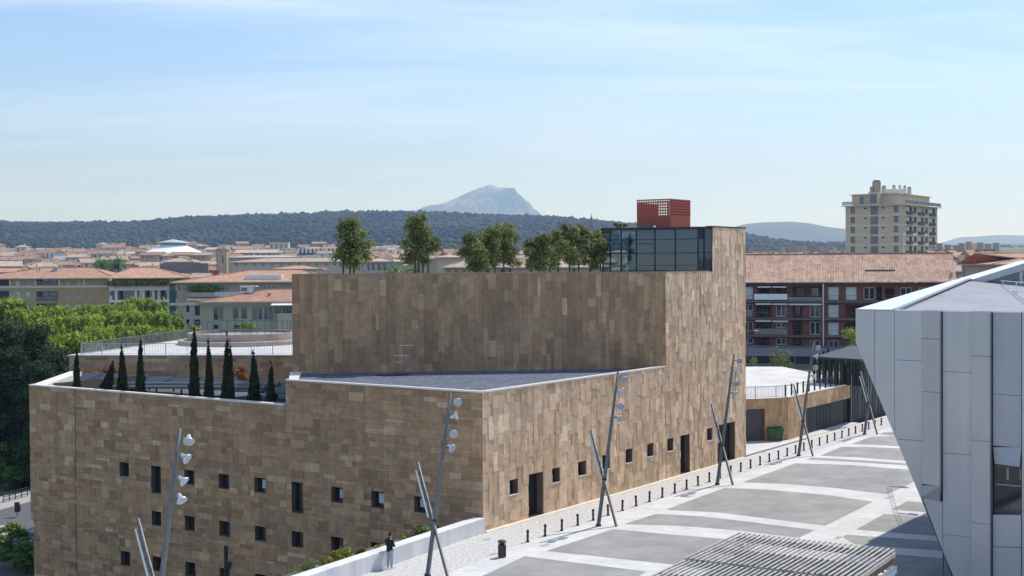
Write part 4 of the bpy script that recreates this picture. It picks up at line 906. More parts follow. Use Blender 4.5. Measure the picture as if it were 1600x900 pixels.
skinfig('jacket', [(0,0,.81),(0,0,1.05),(0,.0,1.25),(0,.005,1.40),(0,.0,1.49),(-.20,0,1.39),(-.265,.02,1.13),(-.15,.20,1.085),(.20,0,1.39),(.265,.02,1.13),(.15,.20,1.10)], [(0,1),(1,2),(2,3),(3,4),(3,5),(5,6),(6,7),(3,8),(8,9),(9,10)], [(.20,.165),(.185,.15),(.18,.14),(.165,.13),.10,.085,.068,.052,.085,.068,.052], JKT, per)
skinfig('hood', [(0,-.07,1.44),(0,-.06,1.50),(0,.02,1.47)], [(0,1),(1,2)], [.10,.09,.09], JKT, per)
skinfig('jeans', [(0,0,.95),(-.10,0,.84),(-.115,.02,.50),(-.125,-.01,.10),(.10,0,.84),(.125,.02,.50),(.135,-.01,.10)], [(0,1),(1,2),(2,3),(0,4),(4,5),(5,6)], [.15,.105,.08,.068,.105,.08,.068], JEAN, per)
skinfig('hair', [(0,.0,1.58),(0,.02,1.68),(0,.06,1.75),(0,.10,1.75)], [(0,1),(1,2),(2,3)], [.075,.098,.085,.06], HAIR, per)
for s_ in (-1, 1): skinfig('shoe', [(s_*.125,-.06,.045),(s_*.127,.05,.045),(s_*.13,.15,.035)], [(0,1),(1,2)], [.056,.06,.05], SHOE, per)
fb = MB(); 
for s_ in (-1, 1): fb.box((pp_.x+s_*.035, pp_.y+.155, 1.645), .03, .01, .012)
fb.box((pp_.x, pp_.y+.16, 1.575), .05, .012, .01); fb.box((pp_.x, pp_.y+.165, 1.605), .022, .025, .035)
o = part('face', fb, SKIN, per)
b = MB(); b.box((pp_.x, pp_.y+.30, 1.11), .075, .012, .15); part('phone', b, BLACK, per)

# ================================================================ TREES
def hz(px): return 414.0 - .0061*(px-800)
def zat(px, py, d): return D(px, py, d).z
# slim cypresses behind the courtyard parapet
cyp = []
for v in range(3):
    cl = [(random.uniform(-.06,.06), random.uniform(-.06,.06), .1+h*.95, .34*(1-h)**.75+.03, .34*(1-h)**.75+.03, .22) for h in np.linspace(0, 1, 16)]
    cyp.append(crown('cypress_crown', 3200, cl, .085, LEAF_CYP, .5, 2.2, .3))
CY = [(119.5,552,'slim cypress at the left corner of the courtyard parapet',0,1.0), (None,)*1, (190.5,549.5,'slim cypress right of the leaning one on the courtyard parapet',1,1.25), (219,540,'tall slim cypress standing alone left of the middle of the glass roof',2,1.15),
      (303,520,'tallest slim cypress on the courtyard parapet',0,1.25), (326,541.5,'slender cypress right of the tallest one',1,1.05), (354,540,'left stem of the paired cypresses',2,1.2), (359.5,547,'right stem of the paired cypresses beside the rust coloured shrub',0,1.0),
      (396.5,558,'short cypress in the shade near the step of the hall wall',1,1.35), (423,579,'shortest cypress, deep in shade beside the step of the hall wall',2,1.2)]
for c in CY:
    if c[0] is None: continue
    px, py, lab, v, wd = c; O_ = P0 + U*1.5; q = on(px, py, O_, U); z0 = Z_LOW - 1.15; h = q.z - z0
    r = thing('cypress', lab, 'cypress', V3(q.x, q.y, z0), 'cypresses behind the courtyard parapet')
    tb = MB(); tb.tube((V3(0,0,0), V3(0,0,h*.6)), [.09, .03], 6); add('trunk', tb.mesh('trunk', BARK), r); k = add('crown', cyp[v], r); k.scale = (wd*.86, wd*.86, h/1.08)
q = on(160, 612, P0+U*1.5, U); tip = on(176.5, 569, P0+U*1.5, U); r = thing('cypress', 'short leaning cypress bent to the right over the courtyard parapet', 'cypress', V3(q.x, q.y, Z_LOW-.9), 'cypresses behind the courtyard parapet')
h = (tip - r.location).length; tb = MB(); tb.tube((V3(0,0,0), V3(0,0,h*.6)), [.09,.03], 6); add('trunk', tb.mesh('trunk', BARK), r); k = add('crown', cyp[1], r); k.scale = (1.25, 1.25, h/1.1)
r.rotation_euler = V3(0,0,1).rotation_difference((tip - r.location).normalized()).to_euler()
# rust coloured shrubs
p = D(381, 592, 108); o = add('rust_shrub', crown('rust_leaves', 700, clumpset(7, .6, .5, .2, 1.7, .5), .13, LEAF_RUST, .5), None, (p.x, p.y, 5.0)); tag(o, 'round rust orange shrub beside the paired cypresses', 'shrub')
a, c = D(130, 590, 112), D(180, 588, 112); cl = [(a.x+(c.x-a.x)*t_ - (a.x+c.x)/2, random.uniform(-.3,.3), .25+.35*t_+random.uniform(0,.2), .4, .4, .35) for t_ in np.linspace(0,1,9)]
o = add('rust_hedge', crown('rust_leaves', 900, cl, .12, LEAF_RUST, .5), None, ((a.x+c.x)/2, a.y, 5.45)); tag(o, 'low rust orange hedge along the foot of the white terrace wall', 'hedge')
# trees on the hall's upper terrace
RT = [(548,339,58,90.5,[536,546.5,553.5],'bushy roof terrace tree standing alone at the left end',.75), (655,330,60,90.8,[649,653.5,661,670],'tallest roof terrace tree with several stems, second from the left',.8),
      (742,362,52,92.5,[743.5],'dark spreading roof tree at the left of the middle clump',.6), (765,352,46,94,[763,774.4],'roof tree in the middle of the middle clump',.55), (790,345.5,50,96,[787.4],'open crowned roof tree at the right of the middle clump',.6),
      (843,364,44,92.5,[842.7],'low dark roof tree left in the right hand clump',.5), (864,356,44,94.5,[859,872.7],'roof tree between the low dark one and the two tall open ones',.5), (889,347,38,97,[890.6],'tall open roof tree left of the church spire',.45), (907,347,40,98.5,[903.6],'tall open roof tree just below the church spire',.45), (934,361,34,99.4,[938.6],'green roof tree touching the glass pavilion',.5)]
for px, py, wpx, d, tr, lab, rr in RT:
    p = D(px, 425, d); z0 = 13.85; top = zat(px, py, d); h = top - z0; rx = wpx*d/F*.555
    r = thing('roof_tree', lab, 'tree', (p.x, p.y, z0), 'trees on the upper roof terrace')
    tb = MB()
    for t_ in tr:
        x = (t_-px)*d/F; tb.tube((V3(x, 0, 0), V3(x*.9+random.uniform(-.04,.04), .03, h*.35), V3(x*.5, 0, h*.7)), [.085, .07, .03], 6)
        for k in range(5): a = random.random()*6.28; z = h*random.uniform(.3,.55); tb.tube((V3(x*.8, 0, z), V3(x*.7+math.cos(a)*rx*.6, math.sin(a)*rx*.6, z+h*.2)), [.03, .012], 5)
    add('trunk', tb.mesh('trunk', BARK), r)
    cl = clumpset(26, rx*1.0, rx*1.0, h*.28, h*.92, rx*.42, (lambda q: .80+.35*math.sin(math.pi*min(1,q*1.15)) - .55*max(0,q-.45)) if px < 700 else (lambda q: .95+.2*math.sin(math.pi*q)-.5*max(0,q-.3))) + [(0, 0, h*.5, rx*.72, rx*.72, h*.22), (0, 0, h*.74, rx*.5, rx*.5, h*.18)]
    dens = .62 if 'open' in lab else 1
    add('crown', crown('roof_tree_crown', int(8000*dens), cl, .125, LEAF_OLIVE, .9, 1.5, .7), r)
# spring green planes along the avenue on the left
planes = []
for v in range(4):
    h = 17.0; cl = clumpset(46, 4.6, 4.6, 3.5, 15.4, 1.45, lambda q: (.55+.75*math.sin(math.pi*q**.8))*(1-.35*q))
    cl += [(random.uniform(-2.6,2.6), random.uniform(-2.6,2.6), random.uniform(11,15.4), .5, .5, 1.5) for _ in range(34)] + [(math.cos(a_)*4.2, math.sin(a_)*4.2, random.uniform(6,12), .55, .55, 1.5) for a_ in np.linspace(0, 6.28, 22)]
    planes.append(treeproto('plane_tree', 'plane', 'tree', trunkmb(15, .32, 7, .85, 3.2), crown('plane_crown', 13000, cl, .34, LEAF_BRIGHT, 1.0, 2.0, .6, (.0, .0, 1.0)), 'trees in the avenue on the left'))
PT = [(8,462,235,1.15),(35,480,205,1),(62,474,240,1),(88,474,225,1),(112,477,250,1),(140,474,225,1),(165,472,255,.95),(192,470,235,.95),(215,462,250,.95),(236,464,238,.9),(70,492,185,1),(105,488,190,1),(138,486,185,1),(172,484,195,1),(205,480,200,1),(240,482,205,1),(268,490,215,.95),(292,506,190,.8),(120,512,160,1),(85,520,158,.95),(150,505,168,.9),(190,505,172,.9),(228,503,178,.9),(258,508,175,.8)]
LBL = ['leftmost light green plane tree at the frame edge','light green plane tree behind the dark pines','light green plane tree under the left balconies of the ochre flats','light green plane tree below the deep loggia of the ochre flats','light green plane tree right of the loggia of the ochre flats','light green plane tree below the three windows of the ochre flats','light green plane tree below the right edge of the ochre wall','light green plane tree under the white colonnade','tall fresh green plane tree rising before the white colonnade','tallest light green plane tree, before the right end of the colonnade']
for i, (px, py, d, s) in enumerate(PT):
    p = D(px, py, d); g = tz(p.x, p.y); h = p.z - g; k = h/16.6; lab = LBL[i] if i < len(LBL) else f'{ORD[i-len(LBL)]} light green plane tree of the nearer avenue row, counted from the left'
    PUT.put(planes[i % 4], (p.x, p.y, g), random.random()*6.28, (s, s, k), label=lab)
p = D(262, 462+12, 225); 
# dark pines
pines = []
for v in range(3):
    cl = clumpset(52, 4.6, 4.6, 1.5, 15.6, 1.25, lambda q: (1.15-.75*q)*(.75+.25*math.sin(q*17+v)))
    pines.append(treeproto('dark_pine', 'pine', 'tree', trunkmb(15, .35, 6, .95, 2), crown('pine_crown', 20000, cl, .17, LEAF_DARK, .9, 2.2, .5), 'dark conifers at the left edge'))
for i, (px, py, d, s, lab) in enumerate([(58,507,152,1.25,'broad dark conifer with a round top left of the stone terrace'),(12,500,156,1.3,'dark conifer at the left frame edge, its top the highest'),(88,545,147,1.0,'dark conifer nearest to the white terrace railing'),(30,545,148,1.2,'dark conifer low between the two tallest ones'),(-12,545,148,1.2,'dark conifer half outside the left frame edge'),(62,565,144,.9,'dark conifer just behind the left end of the hall')]):
    p = D(px, py, d); g = tz(p.x, p.y); PUT.put(pines[i % 3], (p.x, p.y, g), random.random()*6.28, (s, s, (p.z-g)/16.2), label=lab)
mids = []
for v in range(2): mids.append(treeproto('leafy_tree', 'leafy', 'tree', trunkmb(9, .2, 6, .8, 2), crown('leafy_crown', 6500, clumpset(34, 3.0, 3.0, 1.6, 9.2, 1.05), .24, LEAF_MID, .9, 1.5, .5), 'mid green street trees on the left'))
for i, (px, py, d, s, lab) in enumerate([(20,625,150,1.3,'mid green tree beside the upper left wall of the hall'),(5,690,146,1.1,'mid green round tree at the left edge above the street'),(42,700,146,.7,'fresh green young tree close to the hall wall above the street'),(18,728,143,.8,'low mid green tree above the street pavement'),(22,815,106,.95,'dark leafed street tree at the bottom left corner'),(38,845,104,.62,'small street tree next to the side arm lamp')]):
    p = D(px, py, d); g = tz(p.x, p.y) if i < 4 else -9.25; PUT.put(mids[i % 2], (p.x, p.y, g), random.random()*6.28, (s*.8, s*.8, (p.z-g)/10.0), label=lab)
cl = [(0,0,.3+h*6,.62*(1-h)**.8+.05,.62*(1-h)**.8+.05,.45) for h in np.linspace(0,1,14)]
p = D(33, 655, 146); r = thing('cypress', 'dark narrow cypress among the trees left of the hall wall', 'cypress', (p.x, p.y, tz(p.x,p.y))); add('crown', crown('c', 2500, cl, .14, LEAF_CYP, .5, 2, .3), r).scale = (1.3,1.3,(p.z-tz(p.x,p.y))/6.6); tb = MB(); tb.tube((V3(0,0,0),V3(0,0,4)),[.15,.05],6); add('trunk', tb.mesh('trunk', BARK), r)
# cedar in front of the pale villa, shrubs round the right hand terrace
def bushat(px, py, d, rx, h, n, leaf, m, lab, name='shrub', cat='shrub', g=None):
    p = D(px, py, d); z0 = p.z - h if g is None else g; hh = p.z - z0
    o = add(name, crown(name+'_leaves', n, clumpset(10, rx*.75, rx*.75, hh*.15, hh*.85, max(.25, rx*.42), lambda q: 1.05-.5*q), leaf, m, .8), None, (p.x, p.y, z0)); return tag(o, lab, cat)
bushat(388, 499, 165, 3.2, 3.5, 900, .22, LEAF_MID, 'flat spreading dark cedar in front of the pale green villa', 'cedar', 'tree')
bushat(278, 478, 215, 3.0, 9, 2500, .32, LEAF_MID, 'dull dark green tree left of the pale villa', 'dull_tree', 'tree')
bushat(1222, 537, 152, 2.0, 4.2, 1800, .16, LEAF_OLIVE, 'loose yellow green tree in front of the grey base of the red flats', 'young_tree', 'tree', 0.0)
bushat(1176, 554, 150, 1.2, 2.6, 800, .15, LEAF_OLIVE, 'small green tree right beside the hall tower, before the red flats', 'young_tree', 'tree', 0.0)
bushat(1331, 503, 172, 2.3, 5, 1800, .2, LEAF_BRIGHT, 'bright green tree between the red flats and the zinc building', 'young_tree', 'tree', 0.0)
bushat(615, 417, 300, 5, 5, 900, .4, LEAF_MID, 'low green trees behind the roof terrace, right of the first roof tree', 'garden_tree', 'tree')
bushat(640, 416, 310, 4, 5, 800, .4, LEAF_MID, 'low green garden tree behind the tallest roof tree', 'garden_tree', 'tree')
bushat(180, 403, 560, 7, 6, 800, .6, LEAF_MID, 'green tree among the far houses above the ochre flats', 'garden_tree', 'tree'); bushat(160, 405, 540, 5, 5, 600, .6, LEAF_MID, 'smaller green tree among the far houses above the ochre flats', 'garden_tree', 'tree')
bushat(710, 379, 1300, 11, 14, 600, 1.3, LEAF_MID, 'green wooded patch at the foot of the hills', 'far_tree', 'tree')
p = D(966, 349, 101.1); o = add('roof_shrub', crown('rs', 420, clumpset(7, .9, .3, .1, .38, .2), .09, LEAF_YEL, .6), None, (p.x, p.y, Z_TOP+.06)); tag(o, 'yellow green shrub on the roof of the glass pavilion', 'shrub')
for i in range(3):
    p = D(1195+i*30, 562, 147); 
railing('street_fence', 'dark wire fence behind the white roof terrace, before the red flats', [D(1150, 570, 147), D(1285, 570, 143)], 3.6, 1.25, m=DARKR, nobars=True, post=2.2)

# ================================================================ BUILDINGS OF THE TOWN
ROOFT = tilemat('clay_tiles', (.50, .30, .205), (.45, .26, .175)); ROOFP = tilemat('pale_clay_tiles', (.50, .39, .30), (.44, .335, .26)); ROOFO = tilemat('old_clay_tiles', (.42, .28, .20), (.30, .205, .155), scale=.6)
OCH = mat('ochre_render', (.40, .285, .155), .9, .05, .3); OLV = mat('olive_render', (.36, .31, .18), .9, .05, .3); PALEG = mat('pale_green_render', (.40, .39, .29), .9, .05, .3); CREAM = mat('cream_render', (.58, .50, .38), .9, .06, .3, tintvar=.14)
GREYR = mat('grey_render', (.38, .36, .33), .9, .06, .3, tintvar=.14); WHR = mat('white_render', (.66, .64, .60), .9, .05, .3, tintvar=.14); PINK = mat('pink_render', (.50, .36, .28), .9, .06, .3, tintvar=.14); TAN = mat('tan_render', (.44, .35, .25), .9, .08, .3, tintvar=.14); BEIGE = mat('beige_render', (.50,.43,.34), .9, .06, .3, tintvar=.14)
EAVE = mat('eave_board', (.42, .36, .29), .8)
def hip(parent, A, d, n, w, dep, ze, zr, ov, inset, m, insr=None, name='roof', label=None):
    """hip or gable roof over a rectangle: A = front left corner, d along the front, n outward; inset = how far in the ridge ends"""
    insr = inset if insr is None else insr; b = MB(); k = -n
    a0 = A - d*ov - k*ov; a1 = A + d*(w+ov) - k*ov; a2 = A + d*(w+ov) + k*(dep+ov); a3 = A - d*ov + k*(dep+ov)
    r0 = A + d*(inset-ov*(inset == 0)) + k*dep/2; r1 = A + d*(w-insr+ov*(insr == 0)) + k*dep/2
    z = lambda p, h: V3(p.x, p.y, h)
    b.poly((z(a0,ze), z(a1,ze), z(r1,zr), z(r0,zr))); b.poly((z(a2,ze), z(a3,ze), z(r0,zr), z(r1,zr))); b.poly((z(a1,ze), z(a2,ze), z(r1,zr))); b.poly((z(a3,ze), z(a0,ze), z(r0,zr)))
    o = part(name, b, m, parent, label)
    c = MB(); c.obox(z(a0,ze-.22), a1-a0, (a3-a0), V3(0,0,.20)); part('eaves', c, EAVE, parent)
    t = MB(); t.tube((z(r0,zr+.02), z(r1,zr+.02)), .13, 6)
    for p_, q_ in ((a0,r0),(a1,r1)):
        if (inset if p_ is a0 else insr) > 0: t.tube((z(p_,ze+.05), z(q_,zr+.03)), .11, 6)
    part('ridge_tiles', t, m, o, kind='stuff'); return o
def front(px0, px1, d, az=0.0):
    """a facade seen from px0 to px1, its left end d metres ahead, turned by az (right end nearer when az > 0)"""
    A = D(px0, 440, d); A.z = 0; dr = V3(math.cos(R(az)), -math.sin(R(az))); n = V3(dr.y, -dr.x); n = n if n.y < 0 else -n
    w = (on(px1, 440, A, n)-A).dot(dr); return A, dr, n, w
def frect(A, d, n, x0, x1, y0, y1):
    a = on(x0, y0, A, n); c = on(x1, y1, A, n); e = on(x0, y1, A, n); return ((a-A).dot(d), (c-A).dot(d), e.z, a.z)
c1 = lambda x0, x1, y0, y1: (x0/6.667, x1/6.667, 370+y0/6.667, 370+y1/6.667)
c2 = lambda x0, x1, y0, y1: (230+x0/6.667, 230+x1/6.667, 370+y0/6.667, 370+y1/6.667)
def chimney(parent, p, s, h, m, t=1): b = MB(); b.box(p, s, s*.8, h); b.box(p + V3(0,0,h+.002), s*1.25, s, h*.12); part('chimney', b, m, parent)
# --- ochre flats
A, d, n, w = front(-45, 170.5, 318)
of = thing('ochre_flats', 'ochre apartment block with clay tile hip roof and deep loggias behind the plane trees', 'apartment block', (A.x, A.y, 0)); z_e = zat(100, 434.5, 318)
B1 = [c1(160,205,457,512),c1(272,318,457,512),c1(678,720,460,503),c1(800,838,460,503),c1(163,207,575,628),c1(270,315,575,628),c1(675,720,573,628),c1(793,840,573,628),c1(912,955,573,628),c1(163,207,700,770),c1(270,317,700,770),c1(675,722,703,780),c1(793,840,703,780),c1(910,957,703,755)]
LOG = [c1(370,603,440,507),c1(375,606,565,672),c1(375,606,690,790),c1(-60,95,440,510),c1(-60,95,565,668),c1(-60,95,690,790)]
hs = [frect(A,d,n,*q) for q in B1]; hl = [frect(A,d,n,*q) for q in LOG]; zb0 = tz(A.x, A.y)-1; sp_ = frect(A,d,n,-45,56,440,500)[1]
b = MB(); pierced(b, A, d, n, [(0,sp_,zb0,z_e)], [h for h in hs+hl if h[1] < sp_+2 and h[0] < sp_-.5], 1.0); 
b = MB(); pierced(b, A, d, n, [(0,w,zb0,z_e)], hs, .25) if False else None
olh = [h for h in hs if h[1] < sp_]; och = [h for h in hs if h[0] > sp_]; lol = [h for h in hl if h[1] < sp_ - .5]; lor = [h for h in hl if h[1] > sp_]
x0_ = min(h[0] for h in lor)-.12
b = MB(); pierced(b, A, d, n, [(0,x0_,zb0,z_e)], olh, .22); 
for h in lol: b.t
part('wall', b, OLV, of)
b = MB(); pierced(b, A, d, n, [(x0_,w,zb0,z_e)], och+lor, .22, off=.02); part('wall', b, OCH, of, 'warm ochre right hand wall')
for h in lor:
    b = MB(); b.obox(pt(A,d,n,h[0],h[2],-2.2), d*(h[1]-h[0]), -n*.1, V3(0,0,h[3]-h[2])); b.obox(pt(A,d,n,h[0],h[2],-2.2), d*(h[1]-h[0]), n*2.2, V3(0,0,.05)); b.obox(pt(A,d,n,h[0],h[3]-.08,-2.2), d*(h[1]-h[0]), n*2.2, V3(0,0,.06)); b.obox(pt(A,d,n,h[0]-.02,h[2],-2.2), d*.06, n*2.2, V3(0,0,h[3]-h[2])); b.obox(pt(A,d,n,h[1]-.04,h[2],-2.2), d*.06, n*2.2, V3(0,0,h[3]-h[2])); lg = part('loggia', b, GREYR, of)
    b = MB(); q_ = (h[0]+h[1])/2; b.obox(pt(A,d,n,q_+.1,h[2]+.05,-2.15), d*1.5, n*.06, V3(0,0,2.1)); b.obox(pt(A,d,n,h[0]+.4,h[2]+.05,-2.15), d*1.8, n*.06, V3(0,0,2.1)); part('pane', b, PANE, lg)
    b = MB(); b.obox(pt(A,d,n,h[0],h[2]+.5,-.06), d*(h[1]-h[0]), n*.03, V3(0,0,.5)); b.obox(pt(A,d,n,h[0],h[2],-.0), d*(h[1]-h[0]), n*.12, V3(0,0,.35)); part('balustrade', b, DARKR, lg)
for h in lol: b = MB(); b.obox(pt(A,d,n,h[0],h[2],.01), d*(h[1]-h[0]), n*.04, V3(0,0,h[3]-h[2])); part('loggia', b, DARKMET, of)
for i, h in enumerate(hs): window(of, A, d, n, h, .18, FRAME, fw=.12, mull=1, blind_or_reflection=(.0,.0,.0,.0,.5,.75,.0,.0,0,0,0,.95,.7,.6)[i] if i != 0 else .95)
b = MB()
for y in (447.5,): zz_ = zat(100, y, 318); b.obox(pt(A,d,n,0,zz_-.3,.0), d*w, n*.16, V3(0,0,.5))
for x in (14.5, 54, 91.5, 130): s = (on(x,440,A,n)-A).dot(d); b.obox(pt(A,d,n,s,zat(100,446.5,318)+.2,.0), d*.45, n*.14, V3(0,0,z_e-zat(100,446.5,318)-.2))
part('string_course', b, CREAM, of)
hip(of, A, d, n, w, 15, z_e, zat(80, 418.5, 325), 1.3, 15.5, ROOFT, 6.0)
for px, py in ((87,421),(62,421)): p = D(px, py, 323); chimney(of, V3(p.x,p.y,p.z-.6), 1.1 if px > 80 else .3, 1.0 if px > 80 else 1.2, GREYR)
b = MB(); s0_ = sp_; 
# colonnaded wing
A2, d2, n2, w2 = front(170.5, 292, 317, -4)
cwg = thing('colonnaded_flats', 'apartment wing with white columns and planted balconies under the same clay roof', 'apartment block', (A2.x, A2.y, 0)); z_e2 = zat(230, 434, 317)
b = MB(); b.obox(pt(A2,d2,n2,0,tz(A2.x,A2.y)-1,-3.0), d2*w2, -n2*9, V3(0,0,z_e2-tz(A2.x,A2.y)+1)); part('wall', b, OCH, cwg)
for y0, y1 in ((446,454),(468.5,472.5),(484,488),(500,504)):
    z0_, z1_ = zat(230,y1,316), zat(230,y0,316); b = MB(); b.obox(pt(A2,d2,n2,0,z0_,-3.0), d2*w2, n2*3.2, V3(0,0,min(z1_-z0_,.5))); b.obox(pt(A2,d2,n2,0,z0_+.001,.02), d2*w2, n2*.22, V3(0,0,z1_-z0_)); part('balcony', b, WHR, cwg)
for x in (181.5, 212, 219.5, 224, 239.5, 248, 263, 271.5):
    s = (on(x,450,A2,n2)-A2).dot(d2); b = MB(); b.tube((pt(A2,d2,n2,s,zat(x,490,317),-.2), pt(A2,d2,n2,s,zat(x,454,317),-.2)), .36, 8); part('column', b, WHR, cwg)
for x0, x1, y0, y1 in ((172,180,455,467),(184,210,455,468),(226,238,455,468),(250,262,455,468),(184,210,474,484),(250,262,474,484),(246,262,489,500)):
    h = frect(A2,d2,n2,x0,x1,y0,y1); b = MB(); b.obox(pt(A2,d2,n2,h[0],h[2],-2.9), d2*(h[1]-h[0]), n2*.05, V3(0,0,h[3]-h[2])); part('window', b, PANE, cwg)
hip(cwg, A2, d2, n2, w2, 15, z_e2, zat(240, 418, 325), .9, 4.0, ROOFT, 9.0)
h = frect(A2,d2,n2,173,272,438,446); o = add('balcony_hedge', crown('bh', 2600, [(x_, 0, .7, 1.2, .5, .75) for x_ in np.linspace(0, h[1]-h[0], 24)], .28, LEAF_YEL, .9), None, pt(A2,d2,n2,h[0],h[2]-.2,.9)); o.rotation_euler = (0,0,math.atan2(d2.y,d2.x)); tag(o, 'orange and green hedge growing along the top balcony over the white columns', 'hedge')
p = D(185, 418, 322); b = MB(); b.box(V3(p.x,p.y,p.z-1), .25, .25, 3.2); b.box(V3(p.x-.4,p.y,p.z-.2), 1.4, .7, 1.0); part('roof_aerial', b, DARKMET, cwg)
p = D(285, 419, 326); b = MB(); b.box(V3(p.x,p.y+2,p.z-1.2), 12, 1, 2.4); part('gable_wall', b, mat('slate_grey_wall', (.17,.16,.165), .9), cwg)
b = MB(); s_ = frect(A2,d2,n2,265,275,435,500); b.obox(pt(A2,d2,n2,s_[0],s_[2],.1), d2*(s_[1]-s_[0]), n2*.3, V3(0,0,s_[3]-s_[2])); part('stair_glazing', b, mat('blue_glass', (.03,.08,.11), .1, spec=.8), cwg)
# --- flats with the long tile roof to the right
A3, d3, n3, w3 = front(276, 520, 290, 0); fl3 = thing('long_roof_flats', 'apartment block with long low clay tile roof and planted balcony left of the hall', 'apartment block', (A3.x, A3.y, 0)); z_e3 = zat(360, 440.5, 290)
HH = [c2(320,400,510,565),c2(460,560,500,560),c2(600,730,495,560),c2(780,850,500,560),c2(1200,1340,505,555),c2(1410,1440,520,560),c2(1455,1475,520,560)]
hh = [frect(A3,d3,n3,*q) for q in HH]; b = MB(); pierced(b, A3, d3, n3, [(0,w3,tz(A3.x,A3.y)-1,z_e3)], hh, .4); part('wall', b, TAN, fl3)
for i, h in enumerate(hh): window(fl3, A3, d3, n3, h, .35, FRAME, fw=.12, mull=2 if i in (2,4) else 1)
b = MB()
for (x0,x1,y0,y1), m_ in (((294,338,457,464),0),((338,392,456,463),1),((294,338,466,470),1)): h = frect(A3,d3,n3,x0,x1,y0,y1); b.obox(pt(A3,d3,n3,h[0],h[2],.01), d3*(h[1]-h[0]), n3*1.3, V3(0,0,h[3]-h[2]), m_)
part('balcony', b, [PINK, WHR], fl3)
hip(fl3, A3, d3, n3, w3, 15, z_e3, zat(360, 422.5, 297), 1.2, 15, ROOFT, 8)
h = frect(A3,d3,n3,298,342,444,456); o = add('balcony_plants', crown('bp', 900, [(x_, 0, .7, .9, .5, .8) for x_ in np.linspace(0, h[1]-h[0], 9)], .3, LEAF_MID, .9), None, pt(A3,d3,n3,h[0],h[2],1.0)); tag(o, 'dark green plants on the balcony under the long clay roof', 'plants')
p = D(338, 425, 296); chimney(fl3, V3(p.x,p.y,p.z-1.2), 1.4, 1.4, TERRA); 
b = MB(); q = [D(x, y, dd) for x, y, dd in ((380,438,291.5),(400,429.5,295),(425,429.5,295.0))]; b.box(V3(D(412,437,291).x, 292.5, zat(412,438,291)-.2), 8, 3.5, 1.4); part('dormer', b, WHR, fl3)
# --- pale green villa
A4, d4, n4, w4 = front(287, 540, 198, -3); vil = thing('pale_villa', 'pale green villa with hip tile roof and grey shutters behind the white terrace', 'house', (A4.x, A4.y, 0)); z_e4 = zat(380, 471.5, 198)
VW = [c2(405,440,705,785),c2(495,550,708,820),c2(692,738,735,865),c2(885,955,735,860),c2(972,1042,735,860),c2(1150,1202,735,868),c2(1212,1260,735,868),c2(1325,1397,722,797),c2(1422,1500,718,795),c2(405,440,860,930),c2(495,552,862,960),c2(690,740,915,960),c2(900,960,920,960)]
hv = [frect(A4,d4,n4,*q) for q in VW]; sg = frect(A4,d4,n4,287,313,470,500)[1]; zb4 = tz(A4.x,A4.y)-1
b = MB(); pierced(b, A4, d4, n4, [(0,sg,zb4,z_e4)], [h for h in hv if h[1] < sg+.3], .3, off=-.05); part('wall', b, GREYR, vil, 'grey left hand wall')  # shading of the left-turned side put into grey on the flat front
b = MB(); pierced(b, A4, d4, n4, [(sg,w4,zb4,z_e4)], [h for h in hv if h[0] > sg-.3], .3); part('wall', b, PALEG, vil)
for i, h in enumerate(hv): window(vil, A4, d4, n4, h, .25, FRAME if i in (3,4,5,6) else DFRAME, fw=.07, mull=1 if i > 6 else 0)
SHT = mat('grey_shutter', (.22,.22,.19), .8)
for q in (c2(745,792,735,868), c2(1095,1143,735,868), c2(1265,1306,735,868)):
    h = frect(A4,d4,n4,*q); b = MB(); b.obox(pt(A4,d4,n4,h[0],h[2],.005), d4*(h[1]-h[0]), n4*.05, V3(0,0,h[3]-h[2]))
    for k in range(9): b.obox(pt(A4,d4,n4,h[0]+.08,h[2]+(h[3]-h[2])*(k+.3)/9.2,.055), d4*(h[1]-h[0]-.16), n4*.02, V3(0,0,.06))
    part('shutter', b, SHT, vil)
b = MB(); b.obox(pt(A4,d4,n4,sg-4.5,z_e4-.5,.01), d4*(w4-sg+4.5), n4*.12, V3(0,0,.4)); part('cornice', b, CREAM, vil)
h = frect(A4,d4,n4,426,520,471,477); b = MB(); b.obox(pt(A4,d4,n4,h[0],h[3]-.25,.02), d4*(h[1]-h[0]), n4*2.2 + V3(0,0,-.35), V3(0,0,.12)); part('awning', b, WHITE, vil)
h = frect(A4,d4,n4,436,520,489,530); b = MB(); b.obox(pt(A4,d4,n4,h[0],h[2]-2,.01), d4*(h[1]-h[0]), n4*1.8, V3(0,0,h[3]-h[2]+2)); part('balcony', b, CREAM, vil)
hip(vil, A4 + d4*3.0, d4, n4, w4-3, 12, z_e4+.02, zat(385, 452.5, 204), .9, 9.0, ROOFT, 8.0)
p = D(386, 455, 203); b = MB(); b.box(V3(p.x,p.y,p.z-.8), 1.75, 1.2, 1.5); b.box(V3(p.x+.3,p.y,p.z+.701), 2.6, 1.6, .12); st_ = part('chimney', b, WHR, vil); b = MB(); b.box(V3(p.x-.3,p.y-.61,p.z+.02), .9,.02,.5); part('pane', b, PANE, st_)
p = D(421, 462, 201); chimney(vil, V3(p.x,p.y,p.z-.5), .45, .8, ROOFT)

